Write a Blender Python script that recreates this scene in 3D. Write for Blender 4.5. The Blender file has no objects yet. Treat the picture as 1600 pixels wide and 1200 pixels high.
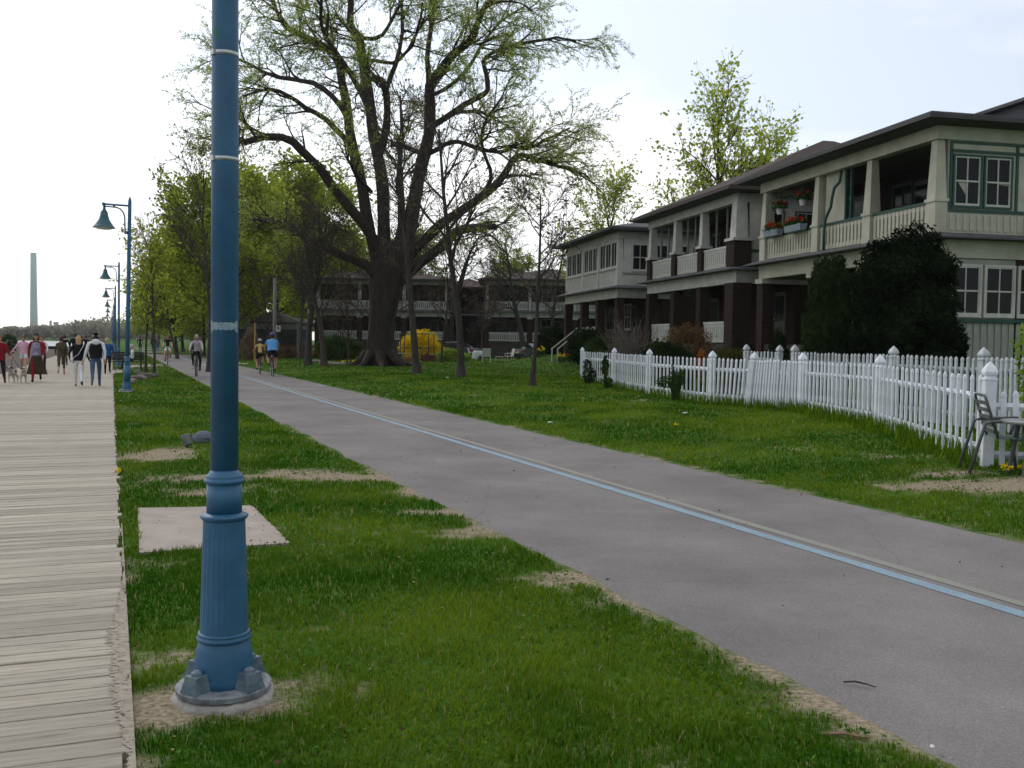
import bpy, bmesh, math, random
import numpy as np
from mathutils import Vector, Matrix

random.seed(7)
RNG = np.random.default_rng(7)
scene = bpy.context.scene
COL = scene.collection
R_ = math.radians

# ------------------------------------------------------------------ camera
CAM_Z, FPX = 1.6, 1550.0
PITCH, ROLL = R_(2.4), R_(0.8)
cam_data = bpy.data.cameras.new("camera")
cam_data.sensor_width = 36.0
cam_data.lens = 36.0 * FPX / 1600.0
cam_data.clip_start = 0.05
cam_data.clip_end = 20000.0
cam = bpy.data.objects.new("camera", cam_data)
COL.objects.link(cam)
CAM_M = Matrix.Rotation(math.pi / 2 - PITCH, 4, 'X') @ Matrix.Rotation(ROLL, 4, 'Z')
CAM_M.translation = (0, 0, CAM_Z)
cam.matrix_world = CAM_M
scene.camera = cam
CAM_R = np.array(CAM_M.to_3x3())

# ------------------------------------------------------------------ light
SUN_AZ, SUN_EL = R_(-38), R_(42)          # measured from +Y, negative = towards the lake
sun_dir = Vector((math.sin(SUN_AZ) * math.cos(SUN_EL), math.cos(SUN_AZ) * math.cos(SUN_EL), math.sin(SUN_EL)))
sd = bpy.data.lights.new("sun", 'SUN')
sd.energy = 0.8
sd.angle = R_(14)
sd.color = (1.0, 0.95, 0.88)
sun = bpy.data.objects.new("sun", sd)
sun.rotation_euler = sun_dir.to_track_quat('Z', 'Y').to_euler()
sun.location = (0, 0, 50)
COL.objects.link(sun)

world = bpy.data.worlds.new("World")
scene.world = world
world.use_nodes = True
wn, wl = world.node_tree.nodes, world.node_tree.links
bg = wn["Background"]
sky = wn.new("ShaderNodeTexSky")
sky.sky_type = 'NISHITA'
sky.sun_disc = False
sky.sun_elevation = SUN_EL
sky.sun_rotation = SUN_AZ
sky.air_density = 1.0
sky.dust_density = 1.0
sky.ozone_density = 2.5
tc = wn.new("ShaderNodeTexCoord")
mp = wn.new("ShaderNodeMapping")
mp.inputs['Scale'].default_value = (1.0, 1.0, 2.6)
mp.inputs['Location'].default_value = (8.8, 7.7, 2.5)
nz = wn.new("ShaderNodeTexNoise")
nz.inputs['Scale'].default_value = 1.7
nz.inputs['Detail'].default_value = 7.0
nz.inputs['Roughness'].default_value = 0.52
cr = wn.new("ShaderNodeValToRGB")
cr.color_ramp.elements[0].position = 0.40
cr.color_ramp.elements[0].color = (0.46, 0.46, 0.46, 1)
cr.color_ramp.elements[1].position = 0.60
cr.color_ramp.elements[1].color = (1, 1, 1, 1)
mx = wn.new("ShaderNodeMix")
mx.data_type = 'RGBA'
wl.new(tc.outputs['Generated'], mp.inputs['Vector'])
wl.new(mp.outputs['Vector'], nz.inputs['Vector'])
wl.new(nz.outputs['Fac'], cr.inputs['Fac'])
wl.new(cr.outputs['Color'], mx.inputs['Factor'])
sg_ = wn.new("ShaderNodeVectorMath"); sg_.operation = 'SCALE'; sg_.inputs['Scale'].default_value = 1.5
wl.new(sky.outputs['Color'], sg_.inputs[0])
wl.new(sg_.outputs[0], mx.inputs['A'])
# thin cloud is brightest towards the sun it veils
dp_ = wn.new("ShaderNodeVectorMath"); dp_.operation = 'DOT_PRODUCT'; dp_.inputs[1].default_value = sun_dir
wl.new(tc.outputs['Generated'], dp_.inputs[0])
h1 = wn.new("ShaderNodeMath"); h1.operation = 'MULTIPLY_ADD'; h1.inputs[1].default_value = .5; h1.inputs[2].default_value = .5; h1.use_clamp = True
wl.new(dp_.outputs['Value'], h1.inputs[0])
h2 = wn.new("ShaderNodeMath"); h2.operation = 'POWER'; h2.inputs[1].default_value = 2.2
wl.new(h1.outputs[0], h2.inputs[0])
h3 = wn.new("ShaderNodeMath"); h3.operation = 'MULTIPLY_ADD'; h3.inputs[1].default_value = 10.5; h3.inputs[2].default_value = 7.0
wl.new(h2.outputs[0], h3.inputs[0])
cc = wn.new("ShaderNodeCombineColor")
for k_ in range(3):
    wl.new(h3.outputs[0], cc.inputs[k_])
wl.new(cc.outputs[0], mx.inputs['B'])
wl.new(mx.outputs['Result'], bg.inputs['Color'])
bg.inputs['Strength'].default_value = 0.1

scene.view_settings.view_transform = 'Standard'
scene.view_settings.look = 'None'
scene.view_settings.gamma = 1.0
scene.view_settings.exposure = 0.0
scene.view_settings.use_curve_mapping = False
scene.render.engine = 'CYCLES'
scene.cycles.max_bounces = 6
scene.cycles.diffuse_bounces = 3
scene.cycles.transparent_max_bounces = 8
scene.cycles.volume_bounces = 2

# ------------------------------------------------------------------ frames of reference
# the cycle path, the boardwalk and the lamps all run along U; N points from the lake to the houses
TH = R_(-22.0)
U = np.array((math.sin(TH), math.cos(TH)))
N = np.array((math.cos(TH), -math.sin(TH)))
def st(s, t):
    p = U * s + N * t
    return float(p[0]), float(p[1])
BW_L, BW_R, PA_L, PA_R = -4.2, 0.05, 2.98, 7.02
HROT = R_(12.4)                                    # the row of houses stands at a small angle to the path
HI = np.array((math.cos(HROT), math.sin(HROT)))    # into the houses
HA = np.array((-math.sin(HROT), math.cos(HROT)))   # along their fronts

def ss(v):
    v = np.clip(v, 0, 1)
    return v * v * (3 - 2 * v)

def vnoise(x, y, sc, seed=0):
    x = np.asarray(x, float) * sc + 1000.37 + seed * 17.3
    y = np.asarray(y, float) * sc + 1000.71 + seed * 9.1
    xi, yi = np.floor(x), np.floor(y)
    fx, fy = x - xi, y - yi
    fx, fy = fx * fx * (3 - 2 * fx), fy * fy * (3 - 2 * fy)
    def h(a, b):
        v = np.sin(a * 127.1 + b * 311.7 + seed * 74.7) * 43758.5453
        return v - np.floor(v)
    return (h(xi, yi) * (1 - fx) + h(xi + 1, yi) * fx) * (1 - fy) + (h(xi, yi + 1) * (1 - fx) + h(xi + 1, yi + 1) * fx) * fy
def fbm(x, y, sc, seed=0):
    return vnoise(x, y, sc, seed) * .5 + vnoise(x, y, sc * 2.1, seed + 1) * .28 + vnoise(x, y, sc * 4.3, seed + 2) * .14 + vnoise(x, y, sc * 9, seed + 3) * .08

def gz(x, y):
    x, y = np.asarray(x, float), np.asarray(y, float)
    t = x * N[0] + y * N[1]
    q = x * HI[0] + y * HI[1]
    z = 0.15 * ss((t - PA_R - .1) / 3.5)
    z = z + 0.75 * ss((q - 12.2) / 3.6) * (1 - ss((y - 62) / 8)) * ss((y + 5) / 12)
    lawn = ss((t - PA_R - .3) / 1.5) + ss((t - BW_R - .1) / .5) * ss((PA_L - .25 - t) / .5)
    z = z + lawn * (fbm(x, y, .55, 5) - .5) * .07
    z = z - 1.3 * ss((-t - 9) / 60.0)            # the beach falls to the lake
    return z

def ray(px, py):
    return CAM_R @ np.array(((px - 800) / FPX, -(py - 600) / FPX, -1.0))
def G(px, py, dz=0.0):
    "point of the ground seen at a place of the photograph"
    d = ray(px, py)
    z = 0.0
    for _ in range(12):
        k = (z - CAM_Z) / d[2]
        z = float(gz(d[0] * k, d[1] * k))
    return Vector((d[0] * k, d[1] * k, z + dz))
def P(px, py, depth):
    d = ray(px, py)
    k = depth / d[1]
    return Vector((d[0] * k, d[1] * k, CAM_Z + d[2] * k))
def on(x, y, dz=0.0):
    return Vector((x, y, float(gz(x, y)) + dz))

# ------------------------------------------------------------------ materials
MATS = {}
def mat(name, col, rough=.7, var=.18, scale=6.0, bump=0.0, bscale=None, metal=0.0, spec=.3, rnd=0.0, col2=None, stretch=None, coords='Object', detail=5.0):
    if name in MATS:
        return MATS[name]
    m = bpy.data.materials.new(name)
    m.use_nodes = True
    nt = m.node_tree
    nd, lk = nt.nodes, nt.links
    b = nd["Principled BSDF"]
    b.inputs['Roughness'].default_value = rough
    b.inputs['Metallic'].default_value = metal
    b.inputs['Specular IOR Level'].default_value = spec
    c = nd.new("ShaderNodeTexCoord")
    mpp = nd.new("ShaderNodeMapping")
    lk.new(c.outputs[coords], mpp.inputs['Vector'])
    if stretch:
        mpp.inputs['Scale'].default_value = stretch
    n = nd.new("ShaderNodeTexNoise")
    n.inputs['Scale'].default_value = scale
    n.inputs['Detail'].default_value = detail
    n.inputs['Roughness'].default_value = .62
    lk.new(mpp.outputs['Vector'], n.inputs['Vector'])
    rp = nd.new("ShaderNodeValToRGB")
    rp.color_ramp.elements[0].position = .3
    rp.color_ramp.elements[1].position = .72
    lo = [max(0, x * (1 - var)) for x in col[:3]]
    hi = list(col2[:3]) if col2 else [x * (1 + var) for x in col[:3]]
    rp.color_ramp.elements[0].color = (*lo, 1)
    rp.color_ramp.elements[1].color = (*hi, 1)
    lk.new(n.outputs['Fac'], rp.inputs['Fac'])
    out = rp.outputs['Color']
    if rnd > 0:
        oi = nd.new("ShaderNodeObjectInfo")
        mr = nd.new("ShaderNodeMapRange")
        mr.inputs['To Min'].default_value = 1 - rnd
        mr.inputs['To Max'].default_value = 1 + rnd
        lk.new(oi.outputs['Random'], mr.inputs['Value'])
        hs = nd.new("ShaderNodeHueSaturation")
        lk.new(mr.outputs['Result'], hs.inputs['Value'])
        lk.new(out, hs.inputs['Color'])
        out = hs.outputs['Color']
    lk.new(out, b.inputs['Base Color'])
    if bump > 0:
        n2 = nd.new("ShaderNodeTexNoise")
        n2.inputs['Scale'].default_value = bscale or scale * 4
        n2.inputs['Detail'].default_value = 4
        lk.new(mpp.outputs['Vector'], n2.inputs['Vector'])
        bm_ = nd.new("ShaderNodeBump")
        bm_.inputs['Strength'].default_value = bump
        bm_.inputs['Distance'].default_value = .02
        lk.new(n2.outputs['Fac'], bm_.inputs['Height'])
        lk.new(bm_.outputs['Normal'], b.inputs['Normal'])
    MATS[name] = m
    return m

def leafmat(name, c1, c2, trans=.35, attr=True):
    "leaf: diffuse and translucent, tint varies from leaf to leaf"
    if name in MATS:
        return MATS[name]
    m = bpy.data.materials.new(name)
    m.use_nodes = True
    nd, lk = m.node_tree.nodes, m.node_tree.links
    nd.remove(nd["Principled BSDF"])
    o = nd["Material Output"]
    at = nd.new("ShaderNodeAttribute")
    at.attribute_name = "tint"
    mxx = nd.new("ShaderNodeMix")
    mxx.data_type = 'RGBA'
    mxx.inputs['A'].default_value = (*c1, 1)
    mxx.inputs['B'].default_value = (*c2, 1)
    lk.new(at.outputs['Fac'], mxx.inputs['Factor'])
    d = nd.new("ShaderNodeBsdfDiffuse")
    t = nd.new("ShaderNodeBsdfTranslucent")
    ms = nd.new("ShaderNodeMixShader")
    ms.inputs[0].default_value = trans
    lk.new(mxx.outputs['Result'], d.inputs['Color'])
    lk.new(mxx.outputs['Result'], t.inputs['Color'])
    lk.new(d.outputs[0], ms.inputs[1])
    lk.new(t.outputs[0], ms.inputs[2])
    lk.new(ms.outputs[0], o.inputs['Surface'])
    MATS[name] = m
    return m

def glassmat():
    if 'window_glass' in MATS:
        return MATS['window_glass']
    m = bpy.data.materials.new('window_glass')
    m.use_nodes = True
    b = m.node_tree.nodes["Principled BSDF"]
    b.inputs['Base Color'].default_value = (.012, .014, .015, 1)
    b.inputs['Roughness'].default_value = .06
    b.inputs['Specular IOR Level'].default_value = .12
    MATS['window_glass'] = m
    return m

def brickmat(name, c1, c2, mortar, sc=1.0):
    if name in MATS:
        return MATS[name]
    m = bpy.data.materials.new(name)
    m.use_nodes = True
    nd, lk = m.node_tree.nodes, m.node_tree.links
    b = nd["Principled BSDF"]
    b.inputs['Roughness'].default_value = .9
    b.inputs['Specular IOR Level'].default_value = .1
    c = nd.new("ShaderNodeTexCoord")
    sx = nd.new("ShaderNodeSeparateXYZ")
    lk.new(c.outputs['Object'], sx.inputs[0])
    ad = nd.new("ShaderNodeMath"); ad.operation = 'ADD'
    lk.new(sx.outputs[0], ad.inputs[0]); lk.new(sx.outputs[1], ad.inputs[1])
    cb = nd.new("ShaderNodeCombineXYZ")
    lk.new(ad.outputs[0], cb.inputs[0]); lk.new(sx.outputs[2], cb.inputs[1])
    br = nd.new("ShaderNodeTexBrick")
    br.inputs['Color1'].default_value = (*c1, 1)
    br.inputs['Color2'].default_value = (*c2, 1)
    br.inputs['Mortar'].default_value = (*mortar, 1)
    br.inputs['Scale'].default_value = 1.0 * sc
    br.inputs['Brick Width'].default_value = .215
    br.inputs['Row Height'].default_value = .075
    br.inputs['Mortar Size'].default_value = .009
    lk.new(cb.outputs[0], br.inputs['Vector'])
    lk.new(br.outputs['Color'], b.inputs['Base Color'])
    MATS[name] = m
    return m

# ------------------------------------------------------------------ mesh helpers
class MB:
    "collects shapes, then becomes ONE mesh object"
    def __init__(s):
        s.v, s.f, s.mi = [], [], []
    def add(s, verts, faces, mi=0):
        o = len(s.v)
        s.v.extend([tuple(map(float, a)) for a in verts])
        s.f.extend([tuple(o + i for i in f) for f in faces])
        s.mi.extend([mi] * len(faces))
        return s
    def box(s, x0, x1, y0, y1, z0, z1, mi=0):
        v = [(x, y, z) for z in (z0, z1) for y in (y0, y1) for x in (x0, x1)]
        return s.add(v, [(0, 2, 3, 1), (4, 5, 7, 6), (0, 1, 5, 4), (2, 6, 7, 3), (0, 4, 6, 2), (1, 3, 7, 5)], mi)
    def frustum(s, cx, cy, z0, z1, a0, b0, a1, b1, mi=0):
        v = []
        for z, a, b in ((z0, a0, b0), (z1, a1, b1)):
            v += [(cx - a, cy - b, z), (cx + a, cy - b, z), (cx + a, cy + b, z), (cx - a, cy + b, z)]
        return s.add(v, [(3, 2, 1, 0), (4, 5, 6, 7), (0, 1, 5, 4), (1, 2, 6, 5), (2, 3, 7, 6), (3, 0, 4, 7)], mi)
    def tube(s, pts, rad, n=6, mi=0, caps=True):
        pts = np.array([tuple(p) for p in pts], float)
        m = len(pts)
        rad = np.full(m, float(rad)) if np.isscalar(rad) else np.array(rad, float)
        tg = np.gradient(pts, axis=0)
        tg /= np.linalg.norm(tg, axis=1)[:, None] + 1e-12
        mean = np.abs(tg.mean(0))
        ref = np.zeros(3); ref[int(np.argmin(mean))] = 1
        u = np.cross(tg, ref); u /= np.linalg.norm(u, axis=1)[:, None] + 1e-12
        w = np.cross(tg, u)
        an = np.arange(n) * 2 * math.pi / n
        ring = pts[:, None, :] + rad[:, None, None] * (np.cos(an)[None, :, None] * u[:, None, :] + np.sin(an)[None, :, None] * w[:, None, :])
        o = len(s.v)
        s.v.extend(map(tuple, ring.reshape(-1, 3)))
        nf = 0
        for i in range(m - 1):
            a, b = o + i * n, o + (i + 1) * n
            for j in range(n):
                k = (j + 1) % n
                s.f.append((a + j, a + k, b + k, b + j)); nf += 1
        if caps:
            s.f.append(tuple(o + j for j in range(n - 1, -1, -1)))
            s.f.append(tuple(o + (m - 1) * n + j for j in range(n))); nf += 2
        s.mi.extend([mi] * nf)
        return s
    def lathe(s, prof, n=16, c=(0, 0, 0), mi=0, flute=0.0, caps=True):
        o = len(s.v)
        for z, r in prof:
            for j in range(n):
                a = 2 * math.pi * j / n
                rr = r * (1 - flute * (j % 2)) if flute else r
                s.v.append((c[0] + rr * math.cos(a), c[1] + rr * math.sin(a), c[2] + z))
        m = len(prof); nf = 0
        for i in range(m - 1):
            for j in range(n):
                k = (j + 1) % n
                s.f.append((o + i * n + j, o + i * n + k, o + (i + 1) * n + k, o + (i + 1) * n + j)); nf += 1
        if caps:
            s.f.append(tuple(o + j for j in range(n - 1, -1, -1)))
            s.f.append(tuple(o + (m - 1) * n + j for j in range(n))); nf += 2
        s.mi.extend([mi] * nf)
        return s
    def ball(s, c, r, n=10, m=7, mi=0, jit=0.0):
        rx, ry, rz = (r, r, r) if np.isscalar(r) else r
        o = len(s.v)
        for i in range(m + 1):
            ph = math.pi * i / m
            for j in range(n):
                a = 2 * math.pi * j / n
                k = 1 + (random.uniform(-jit, jit) if 0 < i < m else 0)
                s.v.append((c[0] + rx * k * math.sin(ph) * math.cos(a), c[1] + ry * k * math.sin(ph) * math.sin(a), c[2] + rz * k * math.cos(ph)))
        nf = 0
        for i in range(m):
            for j in range(n):
                k = (j + 1) % n
                s.f.append((o + i * n + j, o + (i + 1) * n + j, o + (i + 1) * n + k, o + i * n + k)); nf += 1
        s.mi.extend([mi] * nf)
        return s
    def prism(s, poly, x0, x1, mi=0):
        "poly in the yz plane, swept along x"
        n = len(poly)
        v = [(x0, a, b) for a, b in poly] + [(x1, a, b) for a, b in poly]
        f = [tuple(range(n - 1, -1, -1)), tuple(range(n, 2 * n))]
        f += [(i, (i + 1) % n, n + (i + 1) % n, n + i) for i in range(n)]
        return s.add(v, f, mi)
    def mesh(s, name, mats, smooth=False):
        me = bpy.data.meshes.new(name)
        me.from_pydata(s.v, [], s.f)
        for m in (mats if isinstance(mats, (list, tuple)) else [mats]):
            me.materials.append(m)
        if any(s.mi):
            me.polygons.foreach_set('material_index', s.mi)
        if smooth:
            me.polygons.foreach_set('use_smooth', [True] * len(me.polygons))
        me.update()
        return me
    def build(s, name, mats, parent=None, smooth=False):
        return obj(name, s.mesh(name, mats, smooth), parent)

def obj(name, data, parent=None):
    o = bpy.data.objects.new(name, data)
    COL.objects.link(o)
    if parent:
        o.parent = parent
    return o
def tag(o, label, cat, group=None):
    o['label'] = label
    o['category'] = cat
    if group:
        o['group'] = group
    return o
def thing(name, label, cat, loc=(0, 0, 0), rz=0.0, group=None):
    o = obj(name, None)
    o.empty_display_size = .2
    o.location = loc
    o.rotation_euler = (0, 0, rz)
    return tag(o, label, cat, group)
def struct(o, kind='structure'):
    o['kind'] = kind
    return o
def copy_tree(o, parent=None):
    c = o.copy()
    COL.objects.link(c)
    c.parent = parent
    for ch in list(o.children):
        copy_tree(ch, c)
    return c

def fastmesh(name, verts, faces, mats, smooth=False, tint=None):
    "verts (n,3), faces (m,k) arrays"
    verts = np.asarray(verts, np.float32)
    faces = np.asarray(faces, np.int32)
    me = bpy.data.meshes.new(name)
    me.vertices.add(len(verts))
    me.vertices.foreach_set('co', verts.ravel())
    k = faces.shape[1]
    me.loops.add(faces.size)
    me.loops.foreach_set('vertex_index', faces.ravel())
    me.polygons.add(len(faces))
    me.polygons.foreach_set('loop_start', np.arange(0, faces.size, k, dtype=np.int32))
    if smooth:
        me.polygons.foreach_set('use_smooth', np.ones(len(faces), bool))
    for m in (mats if isinstance(mats, (list, tuple)) else [mats]):
        me.materials.append(m)
    if tint is not None:
        a = me.attributes.new('tint', 'FLOAT', 'POINT')
        a.data.foreach_set('value', np.asarray(tint, np.float32))
    me.update(calc_edges=True)
    return me

def leafmesh(name, cen, size, mats, aspect=.5, tint=None, dirs=None, flat=0.0, up=None):
    "one diamond shaped leaf at each centre"
    cen = np.asarray(cen, float)
    n = len(cen)
    d = RNG.normal(size=(n, 3)) if dirs is None else np.asarray(dirs, float) + RNG.normal(size=(n, 3)) * .45
    d /= np.linalg.norm(d, axis=1)[:, None] + 1e-9
    w = np.cross(d, RNG.normal(size=(n, 3)))
    w /= np.linalg.norm(w, axis=1)[:, None] + 1e-9
    sz = size * RNG.uniform(.6, 1.35, n)[:, None]
    v = np.empty((n, 4, 3))
    v[:, 0] = cen - d * sz * .5
    v[:, 1] = cen + w * sz * aspect * .5
    v[:, 2] = cen + d * sz * .5
    v[:, 3] = cen - w * sz * aspect * .5
    f = np.arange(n * 4).reshape(n, 4)
    tt = RNG.uniform(0, 1, n) if tint is None else np.clip(np.asarray(tint) + RNG.normal(0, .15, n), 0, 1)
    return fastmesh(name, v.reshape(-1, 3), f, mats, tint=np.repeat(tt, 4))

# shared materials
M_WHITE = mat('white_paint', (.42, .42, .385), .55, .18, 2, col2=(.54, .54, .50))
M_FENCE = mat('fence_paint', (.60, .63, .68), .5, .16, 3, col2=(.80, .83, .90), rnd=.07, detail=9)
M_FENCE2 = mat('shaded_fence_paint', (.42, .45, .47), .6, .2, 5, rnd=.08)  # the back fence's shade is put into this greyer paint colour
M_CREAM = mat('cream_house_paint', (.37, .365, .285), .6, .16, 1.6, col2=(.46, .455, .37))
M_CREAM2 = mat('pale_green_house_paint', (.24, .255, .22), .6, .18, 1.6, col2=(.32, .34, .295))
M_GREEN = mat('dark_green_trim', (.018, .06, .045), .5, .15, 4)
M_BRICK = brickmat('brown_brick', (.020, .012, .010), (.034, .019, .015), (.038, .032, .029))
M_ROOF = mat('brown_shingles', (.055, .040, .037), .95, .35, 9, bump=.4, bscale=14, stretch=(1, 1, 4))
M_ROOF2 = mat('grey_roofing', (.075, .078, .085), .8, .3, 5)
M_GUTTER = mat('gutter_metal', (.035, .034, .034), .45, .15, 3)
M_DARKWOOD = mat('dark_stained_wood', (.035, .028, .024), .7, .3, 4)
M_BLUE = mat('lamp_blue_paint', (.024, .104, .205), .45, .22, 5, spec=.4, col2=(.035, .134, .252), detail=9)
M_STEEL = mat('galvanised_steel', (.42, .43, .44), .35, .2, 9, metal=.8)
M_CONC = mat('concrete', (.33, .29, .26), .95, .13, 2.5, bump=.25, bscale=60)
M_BARK = mat('willow_bark', (.034, .026, .021), .95, .6, 3.2, bump=1.0, bscale=7, stretch=(3, 3, .6))
M_BARK2 = mat('grey_bark', (.045, .038, .034), .95, .45, 5, bump=.7, bscale=12, stretch=(3, 3, .7))
M_TWIG = mat('reddish_twigs', (.05, .030, .024), .9, .3, 5)
M_BLACK = mat('black_metal', (.015, .015, .016), .4, .2, 5)
M_RUBBER = mat('tyre_rubber', (.012, .012, .013), .8, .2, 8)
M_GLASS = glassmat()
# ================================================================== GROUND
def st_of(x, y):
    return x * U[0] + y * U[1], x * N[0] + y * N[1]
_gz0 = gz
def gz(x, y):
    x, y = np.asarray(x, float), np.asarray(y, float)
    s, t = st_of(x, y)
    far = 1 - ss((s - 520) / 30)
    bay = ss((s - 165) / 45) * ss((12 - t) / 25)
    under = .05 * ss((t - BW_L + .05) / .1) * ss((BW_R - .02 - t) / .06) * (s < 240)
    return (_gz0(x, y) - 1.3 * bay) * far - .2 * (1 - far) - under
globals()['gz'] = gz

SLAB = [G(215, 797), G(394, 793), G(453, 852), G(218, 868)]
SLAB2 = [np.array((p.x, p.y)) for p in SLAB]
DIRT_SPOTS = []
for px, py, rx, ry, k in [(335, 1095, .24, .22, 1.25), (255, 1030, .26, .22, .6), (470, 1070, .25, .2, .5), (440, 1105, .2, .15, .6), (245, 712, .5, .9, 1.1), (300, 745, .6, .5, .8), (470, 742, .7, .55, 1.1),
                          (560, 745, .5, .4, .85), (660, 800, .5, .25, 1.0), (640, 770, .4, .4, .7), (330, 770, .5, .3, .85), (880, 905, .25, .3, .7), (940, 945, .3, .2, .5),
                          (1190, 1045, .22, .2, .7), (1310, 1100, .35, .16, 1.0), (1400, 1160, .25, .1, .6), (1560, 758, 1.5, .55, 1.3), (1490, 738, .6, .35, .8),
                          (1250, 700, .8, .3, .5), (1420, 712, 1.1, .3, .55), (1120, 645, .6, .5, .5), (1010, 625, .5, .4, .7), (200, 640, .7, 1.3, .6), (265, 705, .4, .6, .4),
                          (205, 905, .1, .3, .5), (200, 1010, .08, .2, .4), (235, 885, .25, .25, .55), (590, 1080, .3, .15, .4), (620, 1170, .25, .15, .4), (240, 1110, .26, .2, .7), (950, 1170, .3, .12, .4), (1020, 740, 1.2, .2, .3),
                          (230, 590, 1.2, 1.2, .7), (590, 690, .35, .6, .4), (720, 835, .3, .25, .5), (250, 620, .6, .8, .3), (560, 990, .22, .2, .35)]:
    g = G(px, py)
    DIRT_SPOTS.append((g.x, g.y, rx, ry, k))
def dirt(x, y):
    x, y = np.asarray(x, float), np.asarray(y, float)
    s, t = st_of(x, y)
    d = np.zeros_like(x)
    for cx, cy, rx, ry, k in DIRT_SPOTS:
        d = d + k * np.exp(-((x - cx) / rx) ** 2 - ((y - cy) / ry) ** 2)
    # worn verge along the tarmac, sandy edge along the planks
    d = d + .62 * np.exp(-((t - PA_L + .0) / .09) ** 2) + .50 * np.exp(-((t - PA_R - .02) / .16) ** 2) + .30 * np.exp(-((t - BW_R) / .07) ** 2)
    n = fbm(x, y, 1.7, 21) * .45 + fbm(x, y, 7.0, 27) * .55
    return np.clip((d * 1.0 + (n - .5) * 2.4 - .34) * 1.6, 0, 1)

def axis(a):
    out = []
    for lo, hi, step in a:
        out += list(np.arange(lo, hi, step))
    return np.array(out)
gx = axis([(-3200, -800, 600), (-800, -150, 60), (-150, -30, 8), (-30, -5, 1.0), (-5, 10, .085), (10, 30, .8), (30, 150, 10), (150, 800, 80), (800, 3201, 600)])
gy = axis([(-60, -4, 8), (-4, 2.4, .8), (2.4, 14, .085), (14, 30, .3), (30, 80, 1.2), (80, 240, 6), (240, 700, 20), (700, 3201, 500)])
X, Y = np.meshgrid(gx, gy)
Z = gz(X, Y)
nx, ny = len(gx), len(gy)
idx = np.arange(nx * ny).reshape(ny, nx)
F = np.stack([idx[:-1, :-1].ravel(), idx[:-1, 1:].ravel(), idx[1:, 1:].ravel(), idx[1:, :-1].ravel()], 1)
gm = bpy.data.materials.new('lawn_soil')
gm.use_nodes = True
nd, lk = gm.node_tree.nodes, gm.node_tree.links
b = nd["Principled BSDF"]
b.inputs['Roughness'].default_value = 1
b.inputs['Specular IOR Level'].default_value = .05
at = nd.new("ShaderNodeAttribute"); at.attribute_name = 'dirt'
tcx = nd.new("ShaderNodeTexCoord")
n1 = nd.new("ShaderNodeTexNoise"); n1.inputs['Scale'].default_value = 1.3; n1.inputs['Detail'].default_value = 8
n2 = nd.new("ShaderNodeTexNoise"); n2.inputs['Scale'].default_value = 34; n2.inputs['Detail'].default_value = 6
lk.new(tcx.outputs['Object'], n1.inputs['Vector']); lk.new(tcx.outputs['Object'], n2.inputs['Vector'])
r1 = nd.new("ShaderNodeValToRGB")
r1.color_ramp.elements[0].position = .32; r1.color_ramp.elements[0].color = (.024, .075, .006, 1)
r1.color_ramp.elements[1].position = .68; r1.color_ramp.elements[1].color = (.055, .120, .012, 1)
lk.new(n1.outputs['Fac'], r1.inputs['Fac'])
r2 = nd.new("ShaderNodeValToRGB")
r2.color_ramp.elements[0].position = .3; r2.color_ramp.elements[0].color = (.15, .115, .08, 1)
r2.color_ramp.elements[1].position = .72; r2.color_ramp.elements[1].color = (.33, .28, .21, 1)
lk.new(n2.outputs['Fac'], r2.inputs['Fac'])
r3 = nd.new("ShaderNodeMath"); r3.operation = 'MULTIPLY_ADD'
r3.inputs[1].default_value = .7; r3.inputs[2].default_value = -.35
lk.new(n2.outputs['Fac'], r3.inputs[0])
r4 = nd.new("ShaderNodeMath"); r4.operation = 'ADD'; r4.use_clamp = True
lk.new(at.outputs['Fac'], r4.inputs[0]); lk.new(r3.outputs[0], r4.inputs[1])
mm = nd.new("ShaderNodeMix"); mm.data_type = 'RGBA'
lk.new(r4.outputs[0], mm.inputs['Factor'])
lk.new(r1.outputs['Color'], mm.inputs['A']); lk.new(r2.outputs['Color'], mm.inputs['B'])
lk.new(mm.outputs['Result'], b.inputs['Base Color'])
bp = nd.new("ShaderNodeBump"); bp.inputs['Strength'].default_value = .6; bp.inputs['Distance'].default_value = .03
lk.new(n2.outputs['Fac'], bp.inputs['Height']); lk.new(bp.outputs['Normal'], b.inputs['Normal'])
me = fastmesh('ground', np.stack([X.ravel(), Y.ravel(), Z.ravel()], 1), F, gm, smooth=True)
a = me.attributes.new('dirt', 'FLOAT', 'POINT')
near = (np.abs(X) < 60) & (Y > 0) & (Y < 90)
dv = np.zeros(X.shape); dv[near] = dirt(X[near], Y[near])
a.data.foreach_set('value', dv.ravel().astype(np.float32))
struct(obj('ground', me))

# ------------------------------------------------------------------ strips that follow the path frame
def strip(name, s_list, t_fun, material, z0, nt=6, skirt=False):
    vs, fs = [], []
    for s in s_list:
        ta, tb = t_fun(s)
        for j in range(nt + 1):
            t = ta + (tb - ta) * j / nt
            x, y = st(s, t)
            if skirt and j in (0, nt):
                vs.append((x, y, -.006))
                continue
            vs.append((x, y, z0 + float(gz(x, y)) * (0 if -4.3 < t < PA_R + .1 and s < 160 else 1)))
    for i in range(len(s_list) - 1):
        for j in range(nt):
            k = i * (nt + 1) + j
            fs.append((k, k + 1, k + nt + 2, k + nt + 1))
    return obj(name, fastmesh(name, vs, fs, material))
def wob(s, seed, a=.05):
    return a * (float(fbm(s, seed * 3.1, .9, seed)) - .5) * 2 + .06 * a * math.sin(s * 9 + seed)

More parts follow.
